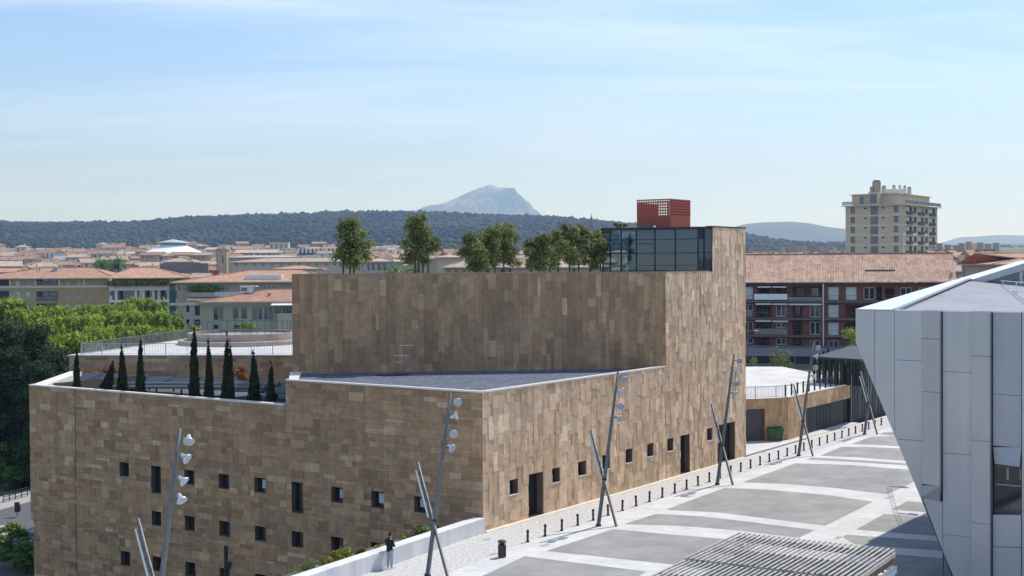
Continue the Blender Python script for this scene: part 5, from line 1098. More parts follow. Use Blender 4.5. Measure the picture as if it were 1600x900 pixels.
# --- red brick flats on the right: real rows of canal tiles on the roof
RBK = mat('red_brown_brick', (.20,.075,.05), .9, .18, 1.5); SLAB = mat('grey_slab', (.14,.13,.13), .8); SHUT = mat('white_shutter', (.60,.60,.59), .7, .04)
A5, d5, n5, w5 = front(1060, 1489, 228, 14); rf = thing('red_flats', 'red brown apartment block with long canal tile roof and balconies behind the hall tower', 'apartment block', (A5.x, A5.y, 0)); z_e5 = zat(1330, 441.5, 222)
g3 = lambda x0, x1, y0, y1: (1150+x0/5, 1150+x1/5, 380+y0/5, 380+y1/5); g5 = lambda x0, x1, y0, y1: (1320+x0/5.293, 1320+x1/5.293, 390+y0/5.293, 390+y1/5.293)
def r5(q): return frect(A5,d5,n5,*q)
WIN = [(g3(997,1085,345,440),1,0),(g5(460,552,313,392),1,0),(g5(612,715,315,385),1,0),(g3(60,131,475,530),1,0),(g3(313,392,478,572),1,0),(g3(577,657,480,577),1,0),(g3(60,131,608,690),1,0),(g3(577,660,617,714),2,0),(g3(60,132,740,782),1,0),(g3(313,392,743,792),1,0),(g3(577,657,757,816),1,0),(g3(720,803,757,818),1,0),(g3(313,392,612,660),1,0)]
SHU = [g3(60,132,343,438),g3(720,803,343,443),g3(858,942,343,443),g3(720,803,482,580),g3(720,803,620,718)]
REC = [g3(165,400,338,446),g3(440,672,338,446),g3(1100,1140,345,446),g5(330,412,320,395),g3(155,275,472,580),g3(440,520,478,580),g3(855,1000,482,580),g3(155,275,605,715),g3(440,520,612,715),g3(150,262,740,800),g3(440,518,745,805),g3(850,930,617,715)]
hw = [r5(q[0]) for q in WIN]; hsx = [r5(q) for q in SHU]; hr = [r5(q) for q in REC]
b = MB(); pierced(b, A5, d5, n5, [(0,w5,.75,z_e5)], hw+hsx, .3); zdone = None
b = MB(); allh = hw+hsx+hr; pierced(b, A5, d5, n5, [(0,w5,.9,z_e5-.02)], allh, .3); b.obox(pt(A5,d5,n5,w5,-1,0)-d5*.02, d5*.02, -n5*10.5, V3(0,0,z_e5+1)); part('wall', b, RBK, rf)
b = MB(); b.obox(pt(A5,d5,n5,w5-.3,z_e5-.5,-.3), d5*.3, -n5*9.6, V3(0,0,2.2)); part('gable_wall', b, PINK, rf)
for (q, mu, tr_), h in zip(WIN, hw): window(rf, A5, d5, n5, h, .22, FRAME, fw=.11, mull=1, trans=0)
for h in hsx: b = MB(); b.obox(pt(A5,d5,n5,h[0],h[2],-.2), d5*(h[1]-h[0]), n5*.06, V3(0,0,h[3]-h[2])); part('shutter', b, SHUT, rf)
for i, h in enumerate(hr):
    b = MB(); b.obox(pt(A5,d5,n5,h[0]-.02,h[2]-.02,-1.9), d5*(h[1]-h[0]+.04), -n5*.1, V3(0,0,h[3]-h[2]+.04)); b.obox(pt(A5,d5,n5,h[0],h[2]-.05,-1.9), d5*(h[1]-h[0]), n5*1.9, V3(0,0,.05)); b.obox(pt(A5,d5,n5,h[0],h[3],-1.9), d5*(h[1]-h[0]), n5*1.9, V3(0,0,.05))
    for s in (h[0]-.05, h[1]): b.obox(pt(A5,d5,n5,s,h[2],-1.9), d5*.05, n5*1.88, V3(0,0,h[3]-h[2]))
    lg = part('loggia', b, RBK, rf); b = MB(); ww = h[1]-h[0]; k = max(1, int(ww/2.4))
    for j in range(k): b.obox(pt(A5,d5,n5,h[0]+ww*(j+.25)/k,h[2]+.05,-1.88), d5*(ww*.5/k), n5*.05, V3(0,0,(h[3]-h[2])*.85))
    part('pane', b, PANE, lg)
for y in (453, 587.5, 721, 806):
    z_ = zat(1250, 380+y/5, 224); b = MB(); b.obox(pt(A5,d5,n5,-.2,z_-.14,.0), d5*(w5+.2), n5*1.15, V3(0,0,.26)); b.obox(pt(A5,d5,n5,-.2,z_+1.0,1.08), d5*(w5+.2), n5*.05, V3(0,0,.05))
    for k in range(int(w5/1.5)): b.obox(pt(A5,d5,n5,k*1.5,z_+.1,1.09), d5*.05, n5*.03, V3(0,0,.92))
    part('balcony', b, SLAB, rf)
for q, m_, dz in ((g3(145,403,395,440),WHITE,1.12),(g3(145,403,664,710),mat('beige_screen',(.22,.19,.15),.8),1.12),(g3(60,132,530,572),MATS['beige_screen'],1.12),(g3(410,680,420,446),mat('grey_screen',(.20,.20,.22),.4),1.12)):
    h = r5(q); b = MB(); b.obox(pt(A5,d5,n5,h[0],h[2],dz), d5*(h[1]-h[0]), n5*.05, V3(0,0,h[3]-h[2])); part('balcony_screen', b, m_, rf)
for q in (g3(170,276,335,346),g3(288,394,335,346),g3(155,275,466,480),g3(285,407,468,480),g3(415,672,468,482),g3(155,275,597,612),g3(285,407,600,613)):
    h = r5(q); b = MB(); b.obox(pt(A5,d5,n5,h[0],h[2],.05), d5*(h[1]-h[0]), n5*.9, V3(0,0,(h[3]-h[2])*.8)); part('awning', b, WHITE, rf)
h = r5(g3(682,690,315,800)); b = MB(); b.tube((pt(A5,d5,n5,h[0],h[2],1.3), pt(A5,d5,n5,h[0],h[3],1.3)), .11, 6); part('downpipe', b, WHR, rf)
b = MB(); b.obox(pt(A5,d5,n5,-.2,-.5,.3), d5*(w5+.2), n5*.4, V3(0,0,1.35)); 
b = MB(); pk = [(3+k*8.2, 8+k*8.2, -.4, .05-1.2+.9) for k in range(5)]; zg0 = zat(1220, 557, 222); zg1 = zat(1220, 541, 222); b.obox(pt(A5,d5,n5,-.2,zg0,.5), d5*(w5+.2), n5*.6, V3(0,0,zg1-zg0)); part('base_band', b, mat('mauve_grey_render', (.26,.245,.27), .9, .06), rf)
b = MB(); b.obox(pt(A5,d5,n5,-.2,-3,.3), d5*(w5+.2), n5*.2, V3(0,0,zg0+3)); part('base_wall', b, DARKMET, rf)
def tileroof(parent, A, d, n, w, dep, ze, zr, ov, ovl, ovr, m, pitch=.27):
    b = MB(); lo = A - d*ovl + n*ov; hi = A - d*ovl - n*dep; ln = w+ovl+ovr; N_ = int(ln/pitch)
    for k in range(N_):
        s = k*pitch; q = [(s,0),(s+pitch*.2,.075),(s+pitch*.5,.1),(s+pitch*.8,.075),(s+pitch,0)]
        tt = random.uniform(.93,1.05); tt = (tt, tt*random.uniform(.96,1.02), tt)
        for (a_, h_), (c_, g_) in zip(q, q[1:]):
            b.poly((V3(lo.x+d.x*a_, lo.y+d.y*a_, ze+h_), V3(lo.x+d.x*c_, lo.y+d.y*c_, ze+g_), V3(hi.x+d.x*c_, hi.y+d.y*c_, zr+g_), V3(hi.x+d.x*a_, hi.y+d.y*a_, zr+h_)), 0, tt)
    o = part('roof', b, m, parent, tint=True); return o
TILE = mat('canal_tiles', (.56,.38,.265), .85, .3, 1.6, tint=True, col2=(.46,.30,.21)); zr5 = zat(1330, 397.5, 229)
tileroof(rf, A5, d5, n5, w5, 7.0, z_e5+.05, zr5, 1.1, .3, .6, TILE)
b = MB(); b.tube((V3(A5.x,A5.y,zr5+.08)-n5*7-d5*.3, V3(A5.x,A5.y,zr5+.08)-n5*7+d5*(w5+.6)), .16, 6); b.poly((V3(A5.x,A5.y,zr5)-n5*7, V3(A5.x,A5.y,zr5)-n5*7+d5*w5, V3(A5.x,A5.y,z_e5)-n5*14+d5*w5, V3(A5.x,A5.y,z_e5)-n5*14)); part('ridge_tiles', b, ROOFO, rf)
b = MB(); b.obox(V3(A5.x,A5.y,z_e5-.25)+n5*1.05-d5*.2, d5*(w5+.6), -n5*1.1, V3(0,0,.24)); part('eaves', b, mat('dark_eaves',(.07,.045,.04),.9), rf)
zq = lambda y: (z_e5+.05)+(zr5-z_e5-.05)*y
h = r5((1352,1400,427,431)); b = MB(); kk_ = .38; P_ = V3(A5.x,A5.y,0)+d5*h[0]-n5*(7*kk_-1.1*(1-kk_)); b.obox(V3(P_.x,P_.y,zq(.28)+.0), d5*(h[1]-h[0]), -n5*1.6, V3(0,0,.75)); part('roof_light', b, DARKMET, rf)
p = D(1398, 408, 226.5); b = MB(); b.box(V3(p.x,p.y,p.z-1.2), .85, .8, 1.9); b.box(V3(p.x,p.y,p.z+.701), 1.05, 1.0, .12); b.box(V3(p.x,p.y,p.z+.822), .8, .7, .3); b.box(V3(p.x,p.y,p.z+1.123), 1.0, .9, .16); part('chimney', b, CONC, rf)
b = MB()
for k in range(9): p = D(1450+k*5, 400+k*.2, 222)
# --- high rise
TC = D(1411, 400, 383); TC.z = 0; hr_ = thing('high_rise', 'beige high rise with projecting roof slab and rooftop chimneys on the right', 'high rise', TC); BRK = mat('pale_brick', (.60,.465,.33), .9, .06, .3); BAND = mat('pale_band', (.66,.58,.46), .9)
lw = (on(1321.5, 380, TC, U)-TC).dot(VV); rw = (on(1464.5, 380, TC, VV)-TC).dot(U)
def tl(x, y): q = on(x, y, TC, U); return (q-TC).dot(VV), q.z
def trr(x, y): q = on(x, y, TC, VV); return (q-TC).dot(U), q.z
gt = lambda x, y: (1300+x/6.426, 270+y/6.426)
ztop = tl(*gt(730, 320))[1]; fh = (tl(*gt(600,322))[1]-tl(*gt(600,820))[1])/5.0; zb6 = 0
hL, hRr, smalls, grey = [], [], [], []
for k in range(9):
    z0 = ztop - (k+1)*fh
    for a0, a1 in ((187,231),(622,666)): hL.append((tl(*gt(a1,400))[0], tl(*gt(a0,400))[0], z0+.75, z0+fh-.35))
    for a0, a1 in ((320,345),(500,528)): smalls.append((tl(*gt(a1,400))[0], tl(*gt(a0,400))[0], z0+fh-.95, z0+fh-.55))
    for a0, a1 in ((748,806),(822,850),(865,922),(938,962),(978,1035)): hRr.append((trr(*gt(a0,400))[0], trr(*gt(a1,400))[0], z0+(.25 if a1-a0 > 40 else .7), z0+fh-.4))
b = MB(); pierced(b, TC, VV, -U, [(0,lw,zb6,ztop)], hL+smalls, .35); pierced(b, TC, U, N, [(0,rw,zb6,ztop)], hRr, .5)
b.obox(TC + VV*(lw) - V3(0,0,0), U*rw, VV*.05, V3(0,0,ztop)); b.obox(TC + U*rw, VV*lw, U*.05, V3(0,0,ztop)); part('wall', b, BRK, hr_)
for h in hL: window(hr_, TC, VV, -U, h, .3, DFRAME, fw=.1)
for h in smalls: b = MB(); b.obox(pt(TC,VV,-U,h[0],h[2],-.3), VV*(h[1]-h[0]), -U*.05, V3(0,0,h[3]-h[2])); part('vent', b, BLACK, hr_)
for i, h in enumerate(hRr): window(hr_, TC, U, N, h, .45, FRAME if i % 5 in (2,) else DFRAME, fw=.12, blind_or_reflection=.4 if (i*7) % 11 == 3 else 0); 
b = MB()
for i, h in enumerate(hRr):
    if i % 5 in (0, 2, 4): b.obox(pt(TC,U,N,h[0],h[2],.0), U*(h[1]-h[0]), N*.35, V3(0,0,.9))
part('balconies', b, DARKMET, hr_, kind='stuff')
b = MB(); a0 = tl(*gt(463,400))[0]; a1 = tl(*gt(388,400))[0]
for k in range(9): b.obox(pt(TC,VV,-U,a0,ztop-(k+1)*fh+.22,.0), VV*(a1-a0), -U*.05, V3(0,0,fh-.5))
part('louvre_bay', b, mat('grey_louvre',(.20,.19,.17),.8,.1,3), hr_)
for k in range(1, 9): b = MB(); z0 = ztop-k*fh; b.obox(pt(TC,VV,-U,-.06,z0-.16,.0), VV*(lw+.06), -U*.07, V3(0,0,.32)); b.obox(pt(TC,U,N,.0,z0-.16,0), U*rw, N*.07, V3(0,0,.32)); part('floor_band', b, BAND, hr_)
b = MB(); b.obox(TC - U*1.1 - VV*1.1 + V3(0,0,ztop), VV*(lw+2.2), U*(rw+2.2), V3(0,0,.25)); part('roof_slab', b, BAND, hr_)
px0_, px1_ = lw*.12, lw*.92; zp = ztop+.4; hp = 3.0
b = MB(); b.obox(TC + VV*px0_ + U*1.5 + V3(0,0,zp), VV*(px1_-px0_), U*(rw-2.5), V3(0,0,hp)); ph = part('penthouse', b, BRK, hr_)
b = MB(); b.obox(TC + VV*(px0_-.7) + U*.8 + V3(0,0,zp+hp), VV*(px1_-px0_+1.4), U*(rw-1.2), V3(0,0,.18)); part('penthouse_roof', b, BAND, hr_)
b = MB(); b.obox(TC - U*1.0 + VV*(tl(*gt(480,260))[0]) + V3(0,0,ztop-.0), VV*(tl(*gt(378,260))[0]-tl(*gt(480,260))[0]), U*3.5, V3(0,0,4.0)); part('stair_tower', b, BRK, hr_)
b = MB(); a0 = tl(*gt(460,260))[0]; b.obox(pt(TC,VV,-U,a0,ztop+.6,1.0), VV*(tl(*gt(390,260))[0]-a0), -U*.05, V3(0,0,2.7)); part('louvre_bay', b, MATS['grey_louvre'], hr_)
for q0_, q1__ in ((262,300),(348,372)): a0 = tl(*gt(q1__,260))[0]; b = MB(); b.obox(TC+VV*a0+U*1.5+V3(0,0,zp+.3), VV*(tl(*gt(q0_,260))[0]-a0), -U*.04, V3(0,0,2.1)); part('window', b, PANE, hr_)
for k in range(7): b = MB(); b.obox(TC + VV*px0_ + U*(2.0+k*(rw-4.0)/6.5) + V3(0,0,zp+.8), -VV*.05, U*.75, V3(0,0,1.8)); part('window', b, PANE, hr_)
b = MB(); b.obox(TC - U*.9 - VV*.95 + V3(0,0,zp), U*(rw+1.6), VV*.08, V3(0,0,1.0)); part('balustrade', b, DARKR, hr_); b = MB(); b.obox(TC - U*.95 + VV*(lw-2.5) + V3(0,0,zp), VV*3.3, U*.06, V3(0,0,1.0)); part('glass_balustrade', b, mat('pale_glass',(.45,.55,.65),.2), hr_)
for x0, x1, y0, y1, m_ in ((432,500,70,195,TAN),(400,425,135,190,CREAM),(522,558,125,200,CREAM),(628,655,120,200,WHR),(690,712,122,200,WHR),(738,763,125,200,WHR),(780,812,138,205,WHR)):
    a = D(*gt(x0,y1),388); c = D(*gt(x1,y0),388); b = MB(); w_ = c.x-a.x; b.box(V3((a.x+c.x)/2, 390, zp+hp), w_, w_, c.z-zp-hp-.35); b.box(V3((a.x+c.x)/2, 390, c.z-.34), w_*.75, w_*.75, .34, 0, 1); part('chimney', b, [m_, SLAB], hr_)
b = MB(); a = D(*gt(560,190),391); c = D(*gt(760,140),391); b.box(V3((a.x+c.x)/2, 394, zp+hp), c.x-a.x, 3, c.z-zp-hp-.6); part('plant_room', b, WHR, hr_)

# ================================================================ HILLS AND MOUNTAIN
from mathutils import noise as MN
def fbm(x, y, s, o=4, seed=0.0): return sum(MN.noise(V3(x*s*2**i + seed, y*s*2**i - seed, seed*.3+i))*.5**i for i in range(o))
def ridge(pts): xs, ys = zip(*pts); return lambda x: float(np.interp(x, xs, ys))
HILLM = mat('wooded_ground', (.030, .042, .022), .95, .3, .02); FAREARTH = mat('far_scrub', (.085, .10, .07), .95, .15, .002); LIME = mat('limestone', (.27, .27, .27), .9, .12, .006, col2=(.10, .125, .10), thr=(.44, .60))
def hill(name, pts, d, dfront, m, px0, px1, nx, ny, rough, prof, back=600, gully=0.0, seed=1.0):
    rf_ = ridge(pts); v = []; zf = tz(0, d-dfront) - 12
    for j in range(ny+3):
        t = min(j/ny, 1.0); y = d - dfront*(1-t) + (back*(j-ny)/2 if j > ny else 0)
        for i in range(nx+1):
            px = px0 + (px1-px0)*i/nx; x = D(px, 400, d).x * (1 if t >= 1 else (1 - (1-t)*dfront/d*.5))
            zr = zat(px, rf_(px), d); h = prof(t) if j <= ny else 1 - .5*(j-ny)
            g = gully*fbm(px*d/F + 120*t, y*2.2, .0035, 5, seed)*(t*(1-t)*4)
            z = zf + (zr-zf)*h + rough*fbm(x, y, .0035*3000/d if gully == 0 else .0045, 5, seed)*(1 if t < 1 else .35)*(.3 + t*(1-t)*3) + g
            v.append((x, y, z))
    f = [(j*(nx+1)+i, j*(nx+1)+i+1, (j+1)*(nx+1)+i+1, (j+1)*(nx+1)+i) for j in range(ny+2) for i in range(nx)]
    me = bpy.data.meshes.new(name); me.from_pydata(v, [], f); me.materials.append(m); me.polygons.foreach_set('use_smooth', [True]*len(f)) if gully == 0 else None
    o = add(name, me); o['kind'] = 'structure'; ORG[o.name] = Vector((0,0,0)); return np.array(v).reshape(ny+3, nx+1, 3)
RP = [(-120,344),(0,347),(60,349.5),(140,348.5),(200,349),(240,346),(290,341),(360,339),(450,336),(520,333),(640,332),(700,334),(780,337),(850,339),(900,343),(930,346),(990,352),(1100,361),(1165,368),(1185,374),(1215,378),(1250,380),(1290,382),(1325,380),(1400,388),(1480,389),(1720,391)]
HG = hill('hill', RP, 3300, 1250, HILLM, -120, 1720, 180, 36, 6, lambda t: t**.85, 500)
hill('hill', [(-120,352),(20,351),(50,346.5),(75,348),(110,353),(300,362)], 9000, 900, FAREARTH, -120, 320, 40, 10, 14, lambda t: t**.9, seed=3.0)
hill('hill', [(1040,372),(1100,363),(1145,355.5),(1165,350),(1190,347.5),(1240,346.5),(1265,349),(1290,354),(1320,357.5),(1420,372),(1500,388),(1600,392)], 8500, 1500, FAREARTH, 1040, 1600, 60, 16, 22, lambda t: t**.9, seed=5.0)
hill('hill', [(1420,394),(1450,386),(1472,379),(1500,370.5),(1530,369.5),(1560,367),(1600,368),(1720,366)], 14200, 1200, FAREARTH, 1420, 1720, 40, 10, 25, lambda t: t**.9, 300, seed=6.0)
MTN = [(560,352),(600,342),(640,330.5),(660,326),(680,321),(700,315),(720,307.5),(735,300),(748,294.5),(757,292),(764,288.7),(770,288.8),(776,292.3),(783,294.2),(792,293.6),(803,293.1),(807,296),(810,303),(818,310),(826,317),(831,322),(834,329),(842,334),(855,341),(900,352)]
hill('mountain', MTN, 13600, 900, LIME, 560, 900, 170, 40, 48, lambda t: .42*t**.8 + .58*float(sm(.30, 1.0, t)), 300, gully=150, seed=9.0)
def forest():
    import bmesh
    bm = bmesh.new(); bmesh.ops.create_icosphere(bm, subdivisions=1, radius=1); iv = np.array([q.co[:] for q in bm.verts]); itf = np.array([[q.index for q in f.verts] for f in bm.faces]); bm.free()
    n = 38000; g = HG[:37]; tj = RNG.random(n)**.8*36; ti = RNG.random(n)*180; j0 = np.minimum(tj.astype(int), 35); i0 = np.minimum(ti.astype(int), 179); a = (tj-j0)[:,None]; c = (ti-i0)[:,None]
    P = g[j0,i0]*(1-a)*(1-c) + g[j0+1,i0]*a*(1-c) + g[j0,i0+1]*(1-a)*c + g[j0+1,i0+1]*a*c
    r = 2.0 + 4.6*RNG.random(n)**2.0; vs = iv[None]*(r[:,None,None]*np.array([1.15,1.15,.9])*(1+.3*RNG.normal(size=(n,len(iv),1)))) + P[:,None,:] + np.array([0,0,1.0])*r[:,None,None]*.3
    fs = (itf[None] + (np.arange(n)*len(iv))[:,None,None]).reshape(-1)
    me = bpy.data.meshes.new('forest'); me.vertices.add(n*len(iv)); me.vertices.foreach_set('co', vs.reshape(-1).astype('f')); me.loops.add(len(fs)); me.loops.foreach_set('vertex_index', fs.astype('i'))
    k = n*len(itf); me.polygons.add(k); me.polygons.foreach_set('loop_start', np.arange(0,k*3,3,dtype='i')); me.polygons.foreach_set('loop_total', np.full(k,3,'i')); me.update(calc_edges=True)
    pat = np.array([1 + 1.1*fbm(p[0], p[1], .004, 3, 4.0) for p in P[:, :2]])[:, None]
    tint = np.repeat(RNG.uniform(.85,1.18,(n,1))*np.clip(pat, .5, 1.9)*np.array([[1,1,1]])*(1+.15*(RNG.random((n,3))-.5)), len(itf), 0); at = me.attributes.new('tint','FLOAT_COLOR','FACE'); at.data.foreach_set('color', np.concatenate([tint,np.ones((k,1))],1).astype('f').ravel())
    me.materials.append(mat('forest_green', (.026,.034,.022), .9, .25, .05, tint=True)); o = add('forest', me); o['kind'] = 'stuff'
forest()

# ================================================================ THE OLD TOWN
WC = {'cream': CREAM, 'white': WHR, 'grey': GREYR, 'tan': TAN, 'pinkish': PINK, 'beige': BEIGE}
RC = {'pale': ROOFP, 'orange': ROOFT, 'weathered': ROOFO}
def house(x, y, w, dep, h, rh, az, wc, rc, style, nfl, group, lab, cat='house', chim=True, g=None):
    g = tz(x, y)-.5 if g is None else g; d = V3(math.cos(az), math.sin(az)); n = V3(d.y, -d.x); A = V3(x, y) - d*w/2 + n*dep/2
    t = thing('town_house', lab, cat, (x, y, g), group); holes = []; fhh = (h)/nfl; nw = max(2, int(w/3.2))
    for k in range(nfl):
        for i in range(nw):
            if random.random() < .85: s = (i+.5)*w/nw; holes.append((s-.5, s+.5, g+k*fhh+.9, g+k*fhh+fhh*.82))
    b = MB(); pierced(b, A, d, n, [(0,w,g-4,g+h)], holes, .25); B = A - n*dep
    for p, q in ((A,B),(A+d*w,B+d*w),(B,B+d*w)): b.poly((V3(p.x,p.y,g-4),V3(q.x,q.y,g-4),V3(q.x,q.y,g+h),V3(p.x,p.y,g+h)))
    if style == 'gable':
        for p in (A, A+d*w): b.poly((V3(p.x,p.y,g+h), V3((p-n*dep).x,(p-n*dep).y,g+h), V3((p-n*dep/2).x,(p-n*dep/2).y,g+h+rh-.05)))
    part('wall', b, WC[wc], t); b = MB()
    for a, c, e, f_ in holes: b.poly((pt(A,d,n,a,e,-.24), pt(A,d,n,c,e,-.24), pt(A,d,n,c,f_,-.24), pt(A,d,n,a,f_,-.24)))
    part('windows', b, random.choice((PANE, PANE, SHT)), t, kind='stuff')
    if style == 'flat': b = MB(); b.obox(V3(A.x,A.y,g+h)-d*.2+n*.2, d*(w+.4), -n*(dep+.4), V3(0,0,.35)); part('roof', b, WC[wc], t)
    else:
        ins = 0 if style == 'gable' else min(dep/2, w*.4); hh_ = hip(t, A, d, n, w, dep, g+h+.02, g+h+rh, .5, ins, RC[rc])
        if chim: b = MB(); q = A + d*w*random.uniform(.2,.8) - n*dep*random.uniform(.3,.7); b.box(V3(q.x,q.y,g+h+rh*.4), .9, .7, rh*.6+random.uniform(.5,1.3), az); part('chimney', b, WC[wc], t)
    return t
def inwin(px, y): return px
cnt = 0
FARNESS = {0: 'nearer', 1: 'middle', 2: 'farther', 3: 'hindmost'}
for row, dd in enumerate(list(np.linspace(430, 640, 6)) + list(np.linspace(680, 1150, 9))):
    px = -15 + random.uniform(0, 20); kth = 0
    while px < 640:
        wpx = random.uniform(8.5, 14)*F/dd; pc = px + wpx*.5; px += wpx*random.uniform(.95, 1.35)
        if cnt > 232: break
        d_ = dd + random.uniform(-14, 14); x = D(pc, 400, d_).x
        if 150 < pc < 200 and 500 < d_ < 620: continue
        if 205 < pc < 335 and 640 < d_ < 740: continue
        if pc > 340 and d_ < 560: continue
        w_ = wpx*dd/F; top = {True: random.uniform(7, 10.5), False: random.uniform(8, 12.5)}[dd < 600]; wc = random.choices(list(WC), [4,4,2,3,2,4])[0]; rc = random.choices(list(RC), [5,2,6])[0]; st_ = random.choices(['hip','gable','flat'], [3,6,1.6])[0]
        q = 0 if d_ < 520 else 1 if d_ < 660 else 2 if d_ < 900 else 3
        kth += 1; lab = f'{wc} ' + ('flat roofed' if st_ == 'flat' else rc + (' hip' if st_ == 'hip' else ' gable') + ' roofed') + f' town house, {ORD[kth-1]} from left in the {ORD[row]} row from the front'
        if d_ > 900 and random.random() < .3: top *= 1.35
        house(x, d_, w_, random.uniform(8, 12), top, random.uniform(1.3, 2.6), random.uniform(-.45, .45) + random.choice((0,0,0,1.57))*0, wc, rc, st_, 2 if top < 7.5 else 3, 'houses of the old town', lab, chim=random.random() < .8); cnt += 1
cnt2 = 0
for row, dd in enumerate((400, 460, 530, 600, 680, 780, 900, 1030)):
    px = 612 + random.uniform(0, 20); kth = 0
    while px < 1000 and cnt2 < 62:
        wpx = random.uniform(11, 18)*F/dd; pc = px + wpx*.5; px += wpx*random.uniform(1.0, 1.4); d_ = dd + random.uniform(-12, 12); x = D(pc, 400, d_).x
        wc = random.choices(list(WC), [4,2,2,3,2,4])[0]; rc = random.choices(list(RC), [5,2,5])[0]; st_ = random.choice(('hip','gable','gable')); kth += 1; cnt2 += 1
        house(x, d_, wpx*dd/F, random.uniform(8, 12), random.uniform(6, 9), random.uniform(1.3, 2.4), random.uniform(-.4, .4), wc, rc, st_, 2, 'houses behind the roof trees', f'{wc} {rc} roofed house behind the roof trees, {ORD[kth-1]} from left in {ORD[row]} row back', chim=random.random() < .7)
# named buildings of the town
RP2 = [('white', 700, 598, 586, 394, 12)]
# white domed hall with a glazed lantern
p = D(271, 395, 690); gz = tz(p.x, p.y); z0 = zat(271, 397, 690); z1 = zat(271, 383.5, 690); z2 = zat(271, 373.5, 690)
ro = thing('domed_hall', 'white round hall with conical roof and glazed lantern below the hills', 'round building', (p.x, p.y, gz)); rr_ = 47*690/F
b = MB(); b.lathe((p.x,p.y,gz), [(rr_*.95,0),(rr_*.95,z0-gz),(rr_,z0-gz),(rr_*.9,z0-gz+.6)], 40); part('wall', b, WHR, ro)
b = MB(); b.lathe((p.x,p.y,0), [(rr_*1.06,z0),(rr_*.5,z1-.6),(rr_*.44,z1)], 40); part('roof', b, mat('white_membrane',(.80,.80,.79),.6,.03), ro)
b = MB(); b.lathe((p.x,p.y,0), [(rr_*.42,z1-.3),(rr_*.42,z1+1.6)], 24); part('lantern_glass', b, mat('pale_lantern_glass',(.22,.27,.29),.2,.05), ro)
b = MB(); b.lathe((p.x,p.y,0), [(rr_*.52,z1+1.4),(rr_*.5,z1+1.7),(rr_*.06,z2-.3),(.05,z2)], 24); part('lantern_roof', b, mat('pale_copper',(.42,.47,.46),.5,.06), ro)
DOMEROW = [(219,250,398.5,394.2,TAN,ROOFO,'tan house before the left side of the white domed hall'),(248,270,399.5,395.5,CREAM,ROOFP,'cream house before the middle of the white domed hall'),(268,300,398,394,BEIGE,ROOFO,'wide beige house before the right side of the white domed hall'),(299,330,398.5,394.5,PINK,ROOFP,'pinkish house at the right end of the white domed hall')]
# square stone tower
p = D(347.5, 400, 505); gz = tz(p.x, p.y); zt_ = zat(347, 390.5, 505); tw = thing('stone_tower', 'square stone tower with arched slits and small chimneys left of the hall', 'tower', (p.x, p.y, gz)); ww = 15*505/F
hs_ = [(ww*.58, ww*.74, zt_-5.2, zt_-2.2)]; A_ = V3(p.x-ww/2, p.y-ww/2); b = MB(); pierced(b, A_, V3(1,0), V3(0,-1), [(0,ww,gz,zt_)], hs_, .5); b.obox(A_+V3(0,.6,gz), V3(ww,0,0), V3(0,ww-.6,0), V3(0,0,zt_-gz)); b.box((p.x,p.y,zt_), ww*1.15, ww*1.15, .5); b.obox(A_+V3(0,.55,gz), V3(ww*.05,0,0), V3(0,-.55,0), V3(0,0,zt_-gz-.01)); part('wall', b, TAN, tw)
for k in (-.3, .05, .35): b = MB(); b.tube((V3(p.x+ww*k,p.y,zt_+.5), V3(p.x+ww*k,p.y,zt_+2.0)), .45, 8); part('chimney', b, CREAM, tw)
# long low roofs and other larger roofs
def bighouse(name, lab, x0, x1, d, ye, yr, wc, rc, style, yb=None, az=0.0, dep=14, nfl=3, cat='building', holes=()):
    A, dr, n, w = front(x0, x1, d, az); z_e = zat((x0+x1)/2, ye, d); z_r = zat((x0+x1)/2, yr, d+dep/2); g = tz(A.x, A.y)-1; t = thing(name, lab, cat, (A.x, A.y, g)); hs = [frect(A,dr,n,*q) for q in holes]
    b = MB(); pierced(b, A, dr, n, [(0,w,g,z_e)], hs, .35); q = [A, A-n*dep, A-n*dep+dr*w, A+dr*w]
    for p, r in zip(q, q[1:]): b.poly((V3(p.x,p.y,g),V3(r.x,r.y,g),V3(r.x,r.y,z_e),V3(p.x,p.y,z_e)))
    if style == 'gable':
        for p in (A, A+dr*w): b.poly((V3(p.x,p.y,z_e), V3((p-n*dep).x,(p-n*dep).y,z_e), V3((p-n*dep/2).x,(p-n*dep/2).y,z_r-.05)))
    part('wall', b, wc, t)
    for h in hs: window(t, A, dr, n, h, .3, DFRAME, fw=.08)
    if style == 'flat': b = MB(); b.obox(V3(A.x,A.y,z_e)-dr*.4+n*.4, dr*(w+.8), -n*(dep+.8), V3(0,0,.4)); part('roof', b, rc, t)
    else: hip(t, A, dr, n, w, dep, z_e+.02, z_r, .8, 0 if style == 'gable' else dep*.55, rc)
    return t
for x0, x1, ye, yr, wc, rc, lab in DOMEROW: bighouse('town_house', lab, x0, x1, 610, ye, yr, wc, rc, 'gable', dep=10, az=random.uniform(-15, 15), holes=[(x0+3+k*7, x0+5.5+k*7, ye+2.5, ye+5.5) for k in range(int((x1-x0)/8))])
bighouse('long_roofed_building', 'long beige building with a pale low roof behind the square tower', 362, 600, 470, 409, 403, BEIGE, ROOFP, 'hip', dep=20, holes=[(368+k*14, 371+k*14, 411.5, 414.5) for k in range(12)])
bighouse('long_roofed_building', 'second long tan building with a low grey roof further back than the beige one', 355, 470, 560, 402, 399, TAN, GREYR, 'hip', dep=14)
bighouse('flat_grey_building', 'grey flat roofed building right behind the ochre flats', 255, 300, 430, 409, 400, GREYR, ROOFP, 'hip', dep=12)
bighouse('beige_block', 'beige block with shed roof right of the domed hall', 322, 352, 720, 390, 386.5, CREAM, ROOFP, 'gable', dep=12)
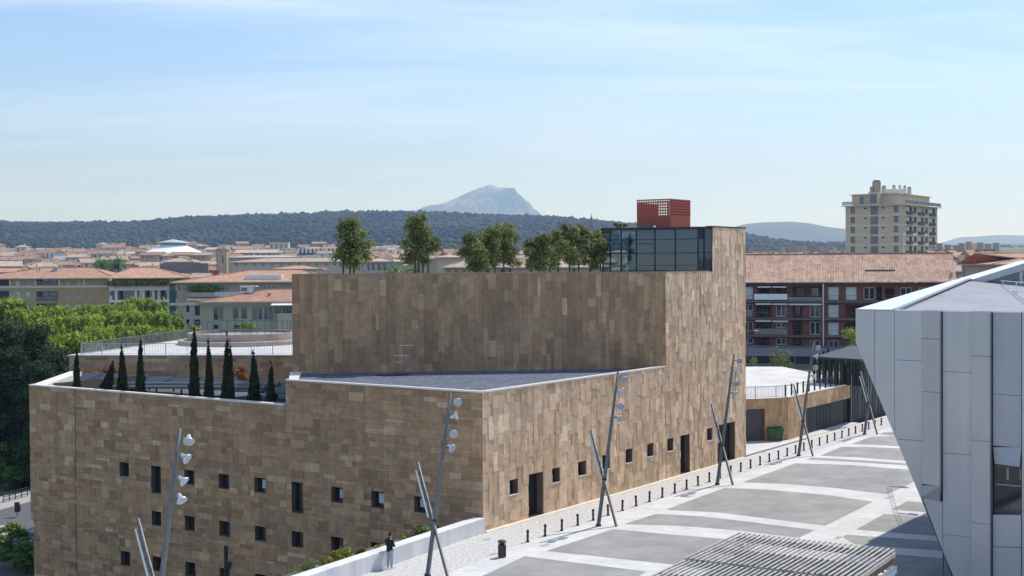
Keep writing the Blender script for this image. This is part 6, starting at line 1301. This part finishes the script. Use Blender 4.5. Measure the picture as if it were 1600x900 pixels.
bighouse('beige_block', 'pale grey school block with arched roof near the silver hall', 368, 430, 640, 395, 390, BEIGE, BEIGE, 'gable', dep=16, holes=[(374+k*9, 377+k*9, 396.5, 399) for k in range(6)])
bighouse('low_house', 'small beige house just left of the hall roofline with orange tile roof', 428, 500, 400, 420, 415, CREAM, ROOFT, 'hip', dep=10)
# silver hall with upright fins
p = D(402, 391, 840); A, dr, n, w = front(402, 528, 840); sv = thing('silver_hall', 'long silver hall with a row of upright fins at the foot of the hills', 'hall', (A.x, A.y, tz(A.x,A.y))); z0, z1 = tz(A.x,A.y)-2, zat(450, 388, 840)
b = MB(); b.obox(V3(A.x,A.y,z0), dr*w, -n*20, V3(0,0,z1-z0-.3)); part('wall', b, mat('slate_blue',(.10,.11,.13),.5), sv)
for k in range(20): b = MB(); b.obox(V3(A.x,A.y,z1-3.1)+dr*(w*k/20), dr*(w/20*.55), n*1.1, V3(0,0,3.1)); part('fin', b, WHR, sv)
bighouse('white_villa', 'white modern villa with flat roofs between the first two roof trees', 582, 604, 720, 389, 386, WHR, WHR, 'flat', dep=9, holes=[(584.5,588,390.5,393),(590,596,390.5,393),(598,602,390.5,393)])
bighouse('white_block', 'small white annex right of the white modern villa', 606, 618, 740, 391, 388, WHR, WHR, 'flat', dep=8, holes=[(608,612,392,394)])
bighouse('veranda_house', 'house with a pale roof and posts right of the first roof tree', 566, 612, 330, 408.5, 400.5, GREYR, ROOFP, 'hip', dep=11, az=12, holes=[(574,578,411,422),(581,586,411,422),(590,596,412,422),(599,604,412,422)])
bighouse('pink_hall', 'long pinkish building with a broad pale tile roof behind the roof trees', 694, 800, 340, 417.5, 401, PINK, ROOFP, 'hip', dep=17, holes=[(699,703,421,425),(711,715,421,425),(723,727,421,425),(757,762,421,425),(782,787,421,425),(795,798,421,425)])
bighouse('pink_hall', 'second pinkish building with a pale roof behind the right hand roof trees', 800, 955, 335, 417.5, 400, PINK, ROOFP, 'hip', dep=17, holes=[(828,832,420.5,424.5),(870,874,420.5,424.5),(895,899,420.5,424.5),(920,925,420.5,424.5)])
bighouse('cupola_house', 'house with a small white roof cupola left of the middle roof trees', 683, 722, 420, 402, 394.5, TAN, ROOFP, 'hip', dep=12)
bighouse('far_block', 'low tan building in the gap between the roof trees', 640, 690, 520, 404, 399, TAN, ROOFO, 'gable', dep=12)
# church spire
p = D(924.5, 380, 720); gz = tz(p.x,p.y); sp3 = thing('church_spire', 'slender grey church spire rising behind the roof trees', 'spire', (p.x,p.y,gz)); zA_, zB_ = zat(924, 362, 720), zat(924, 334, 720); b = MB(); b.box((p.x,p.y,gz), 4.6, 4.6, zA_-gz-2, .5); part('tower', b, GREYR, sp3)
SPM = mat('spire_stone', (.22,.21,.20), .9); b = MB(); b.lathe((p.x,p.y,0), [(2.3,zA_-2),(2.2,zA_),(.12,zB_-.6),(.05,zB_+.4)], 8); part('spire', b, SPM, sp3)
for k in range(4): a = k*1.57+.785; b = MB(); b.lathe((p.x+2.2*math.cos(a),p.y+2.2*math.sin(a),0), [(.5,zA_-2),(.45,zA_+.2),(.03,zA_+3)], 6); part('pinnacle', b, SPM, sp3)
b = MB(); p = D(71, 400, 900); b.tube((V3(p.x,p.y,20), V3(p.x,p.y,zat(71,362,900))), [.35,.12], 6); solo('thin_mast', b, GALV, 'thin tall mast above the far old town at the left', 'mast', (p.x,p.y,20))
# right hand side: rows behind the red flats
for i, (x0, x1, d, ye, yr, wc, rc, lab) in enumerate([(1150,1196,330,401,394.5,PINK,ROOFT,'clay roofed house just right of the hall tower, behind the red flats'),(1218,1252,340,402,394,CREAM,ROOFT,'gabled house with chimneys in the middle behind the red flats ridge'),(1250,1290,350,402,394,BEIGE,ROOFT,'wider clay roofed house left of the high rise'),(1288,1322,345,402,395,TAN,ROOFT,'clay roofed house touching the left foot of the high rise'),(1196,1220,380,402,397,WHR,ROOFO,'small white house between the first two clay roofs behind the red flats'),
    (1462,1500,300,399,391,PINK,ROOFT,'clay roofed house right of the foot of the high rise'),(1498,1530,290,402,391,CREAM,ROOFT,'house with two chimneys right of the high rise'),(1526,1562,280,405,390,WHR,ROOFT,'white gabled house behind the skylight of the zinc building'),(1556,1660,230,412.5,396,PINK,ROOFT,'broad clay hip roof at the right frame edge behind the zinc building'),(1490,1570,262,424,407,PINK,ROOFP,'pale roofed house low beside the gable of the red flats')]):
    t = bighouse('row_house', lab, x0, x1, d, ye, yr, wc, rc, 'hip' if i in (8,) else 'gable', dep=13 if i != 8 else 22, az=8 if i < 5 else 4)
    for k in range(3 if i != 8 else 0):
        px = x0 + (x1-x0)*(.15+.35*k); q = D(px, yr, d+6); hh_ = random.uniform(.8,1.7); b = MB(); b.box(V3(q.x,q.y,q.z-1.5), 1.0, .8, 1.5+hh_); b.box(V3(q.x,q.y,q.z+hh_+.002), 1.25, 1.0, .25); part('chimney', b, random.choice((TAN,CREAM,GREYR)), t)
for px, py, lab in ((1458,383,'first dark far tree right of the high rise'),(1486,386,'second dark far tree right of the high rise')): pass

# ================================================================ HAZE
hv_ = MB(); hv_.obox((-7000, -300, -14), (14000, 0, 0), (0, 15500, 0), (0, 0, 1240)); hm = bpy.data.materials.new('air'); hm.use_nodes = True; t = hm.node_tree; t.nodes.clear()
o_ = t.nodes.new('ShaderNodeOutputMaterial'); pv = t.nodes.new('ShaderNodeVolumePrincipled'); pv.inputs['Color'].default_value = (.38, .62, 1.0, 1); pv.inputs['Absorption Color'].default_value = (1, 1, 1, 1); pv.inputs['Density'].default_value = 1.2e-4; pv.inputs['Anisotropy'].default_value = 0.3
t.links.new(pv.outputs[0], o_.inputs['Volume']); ho = setting('haze', hv_, hm, 'stuff')
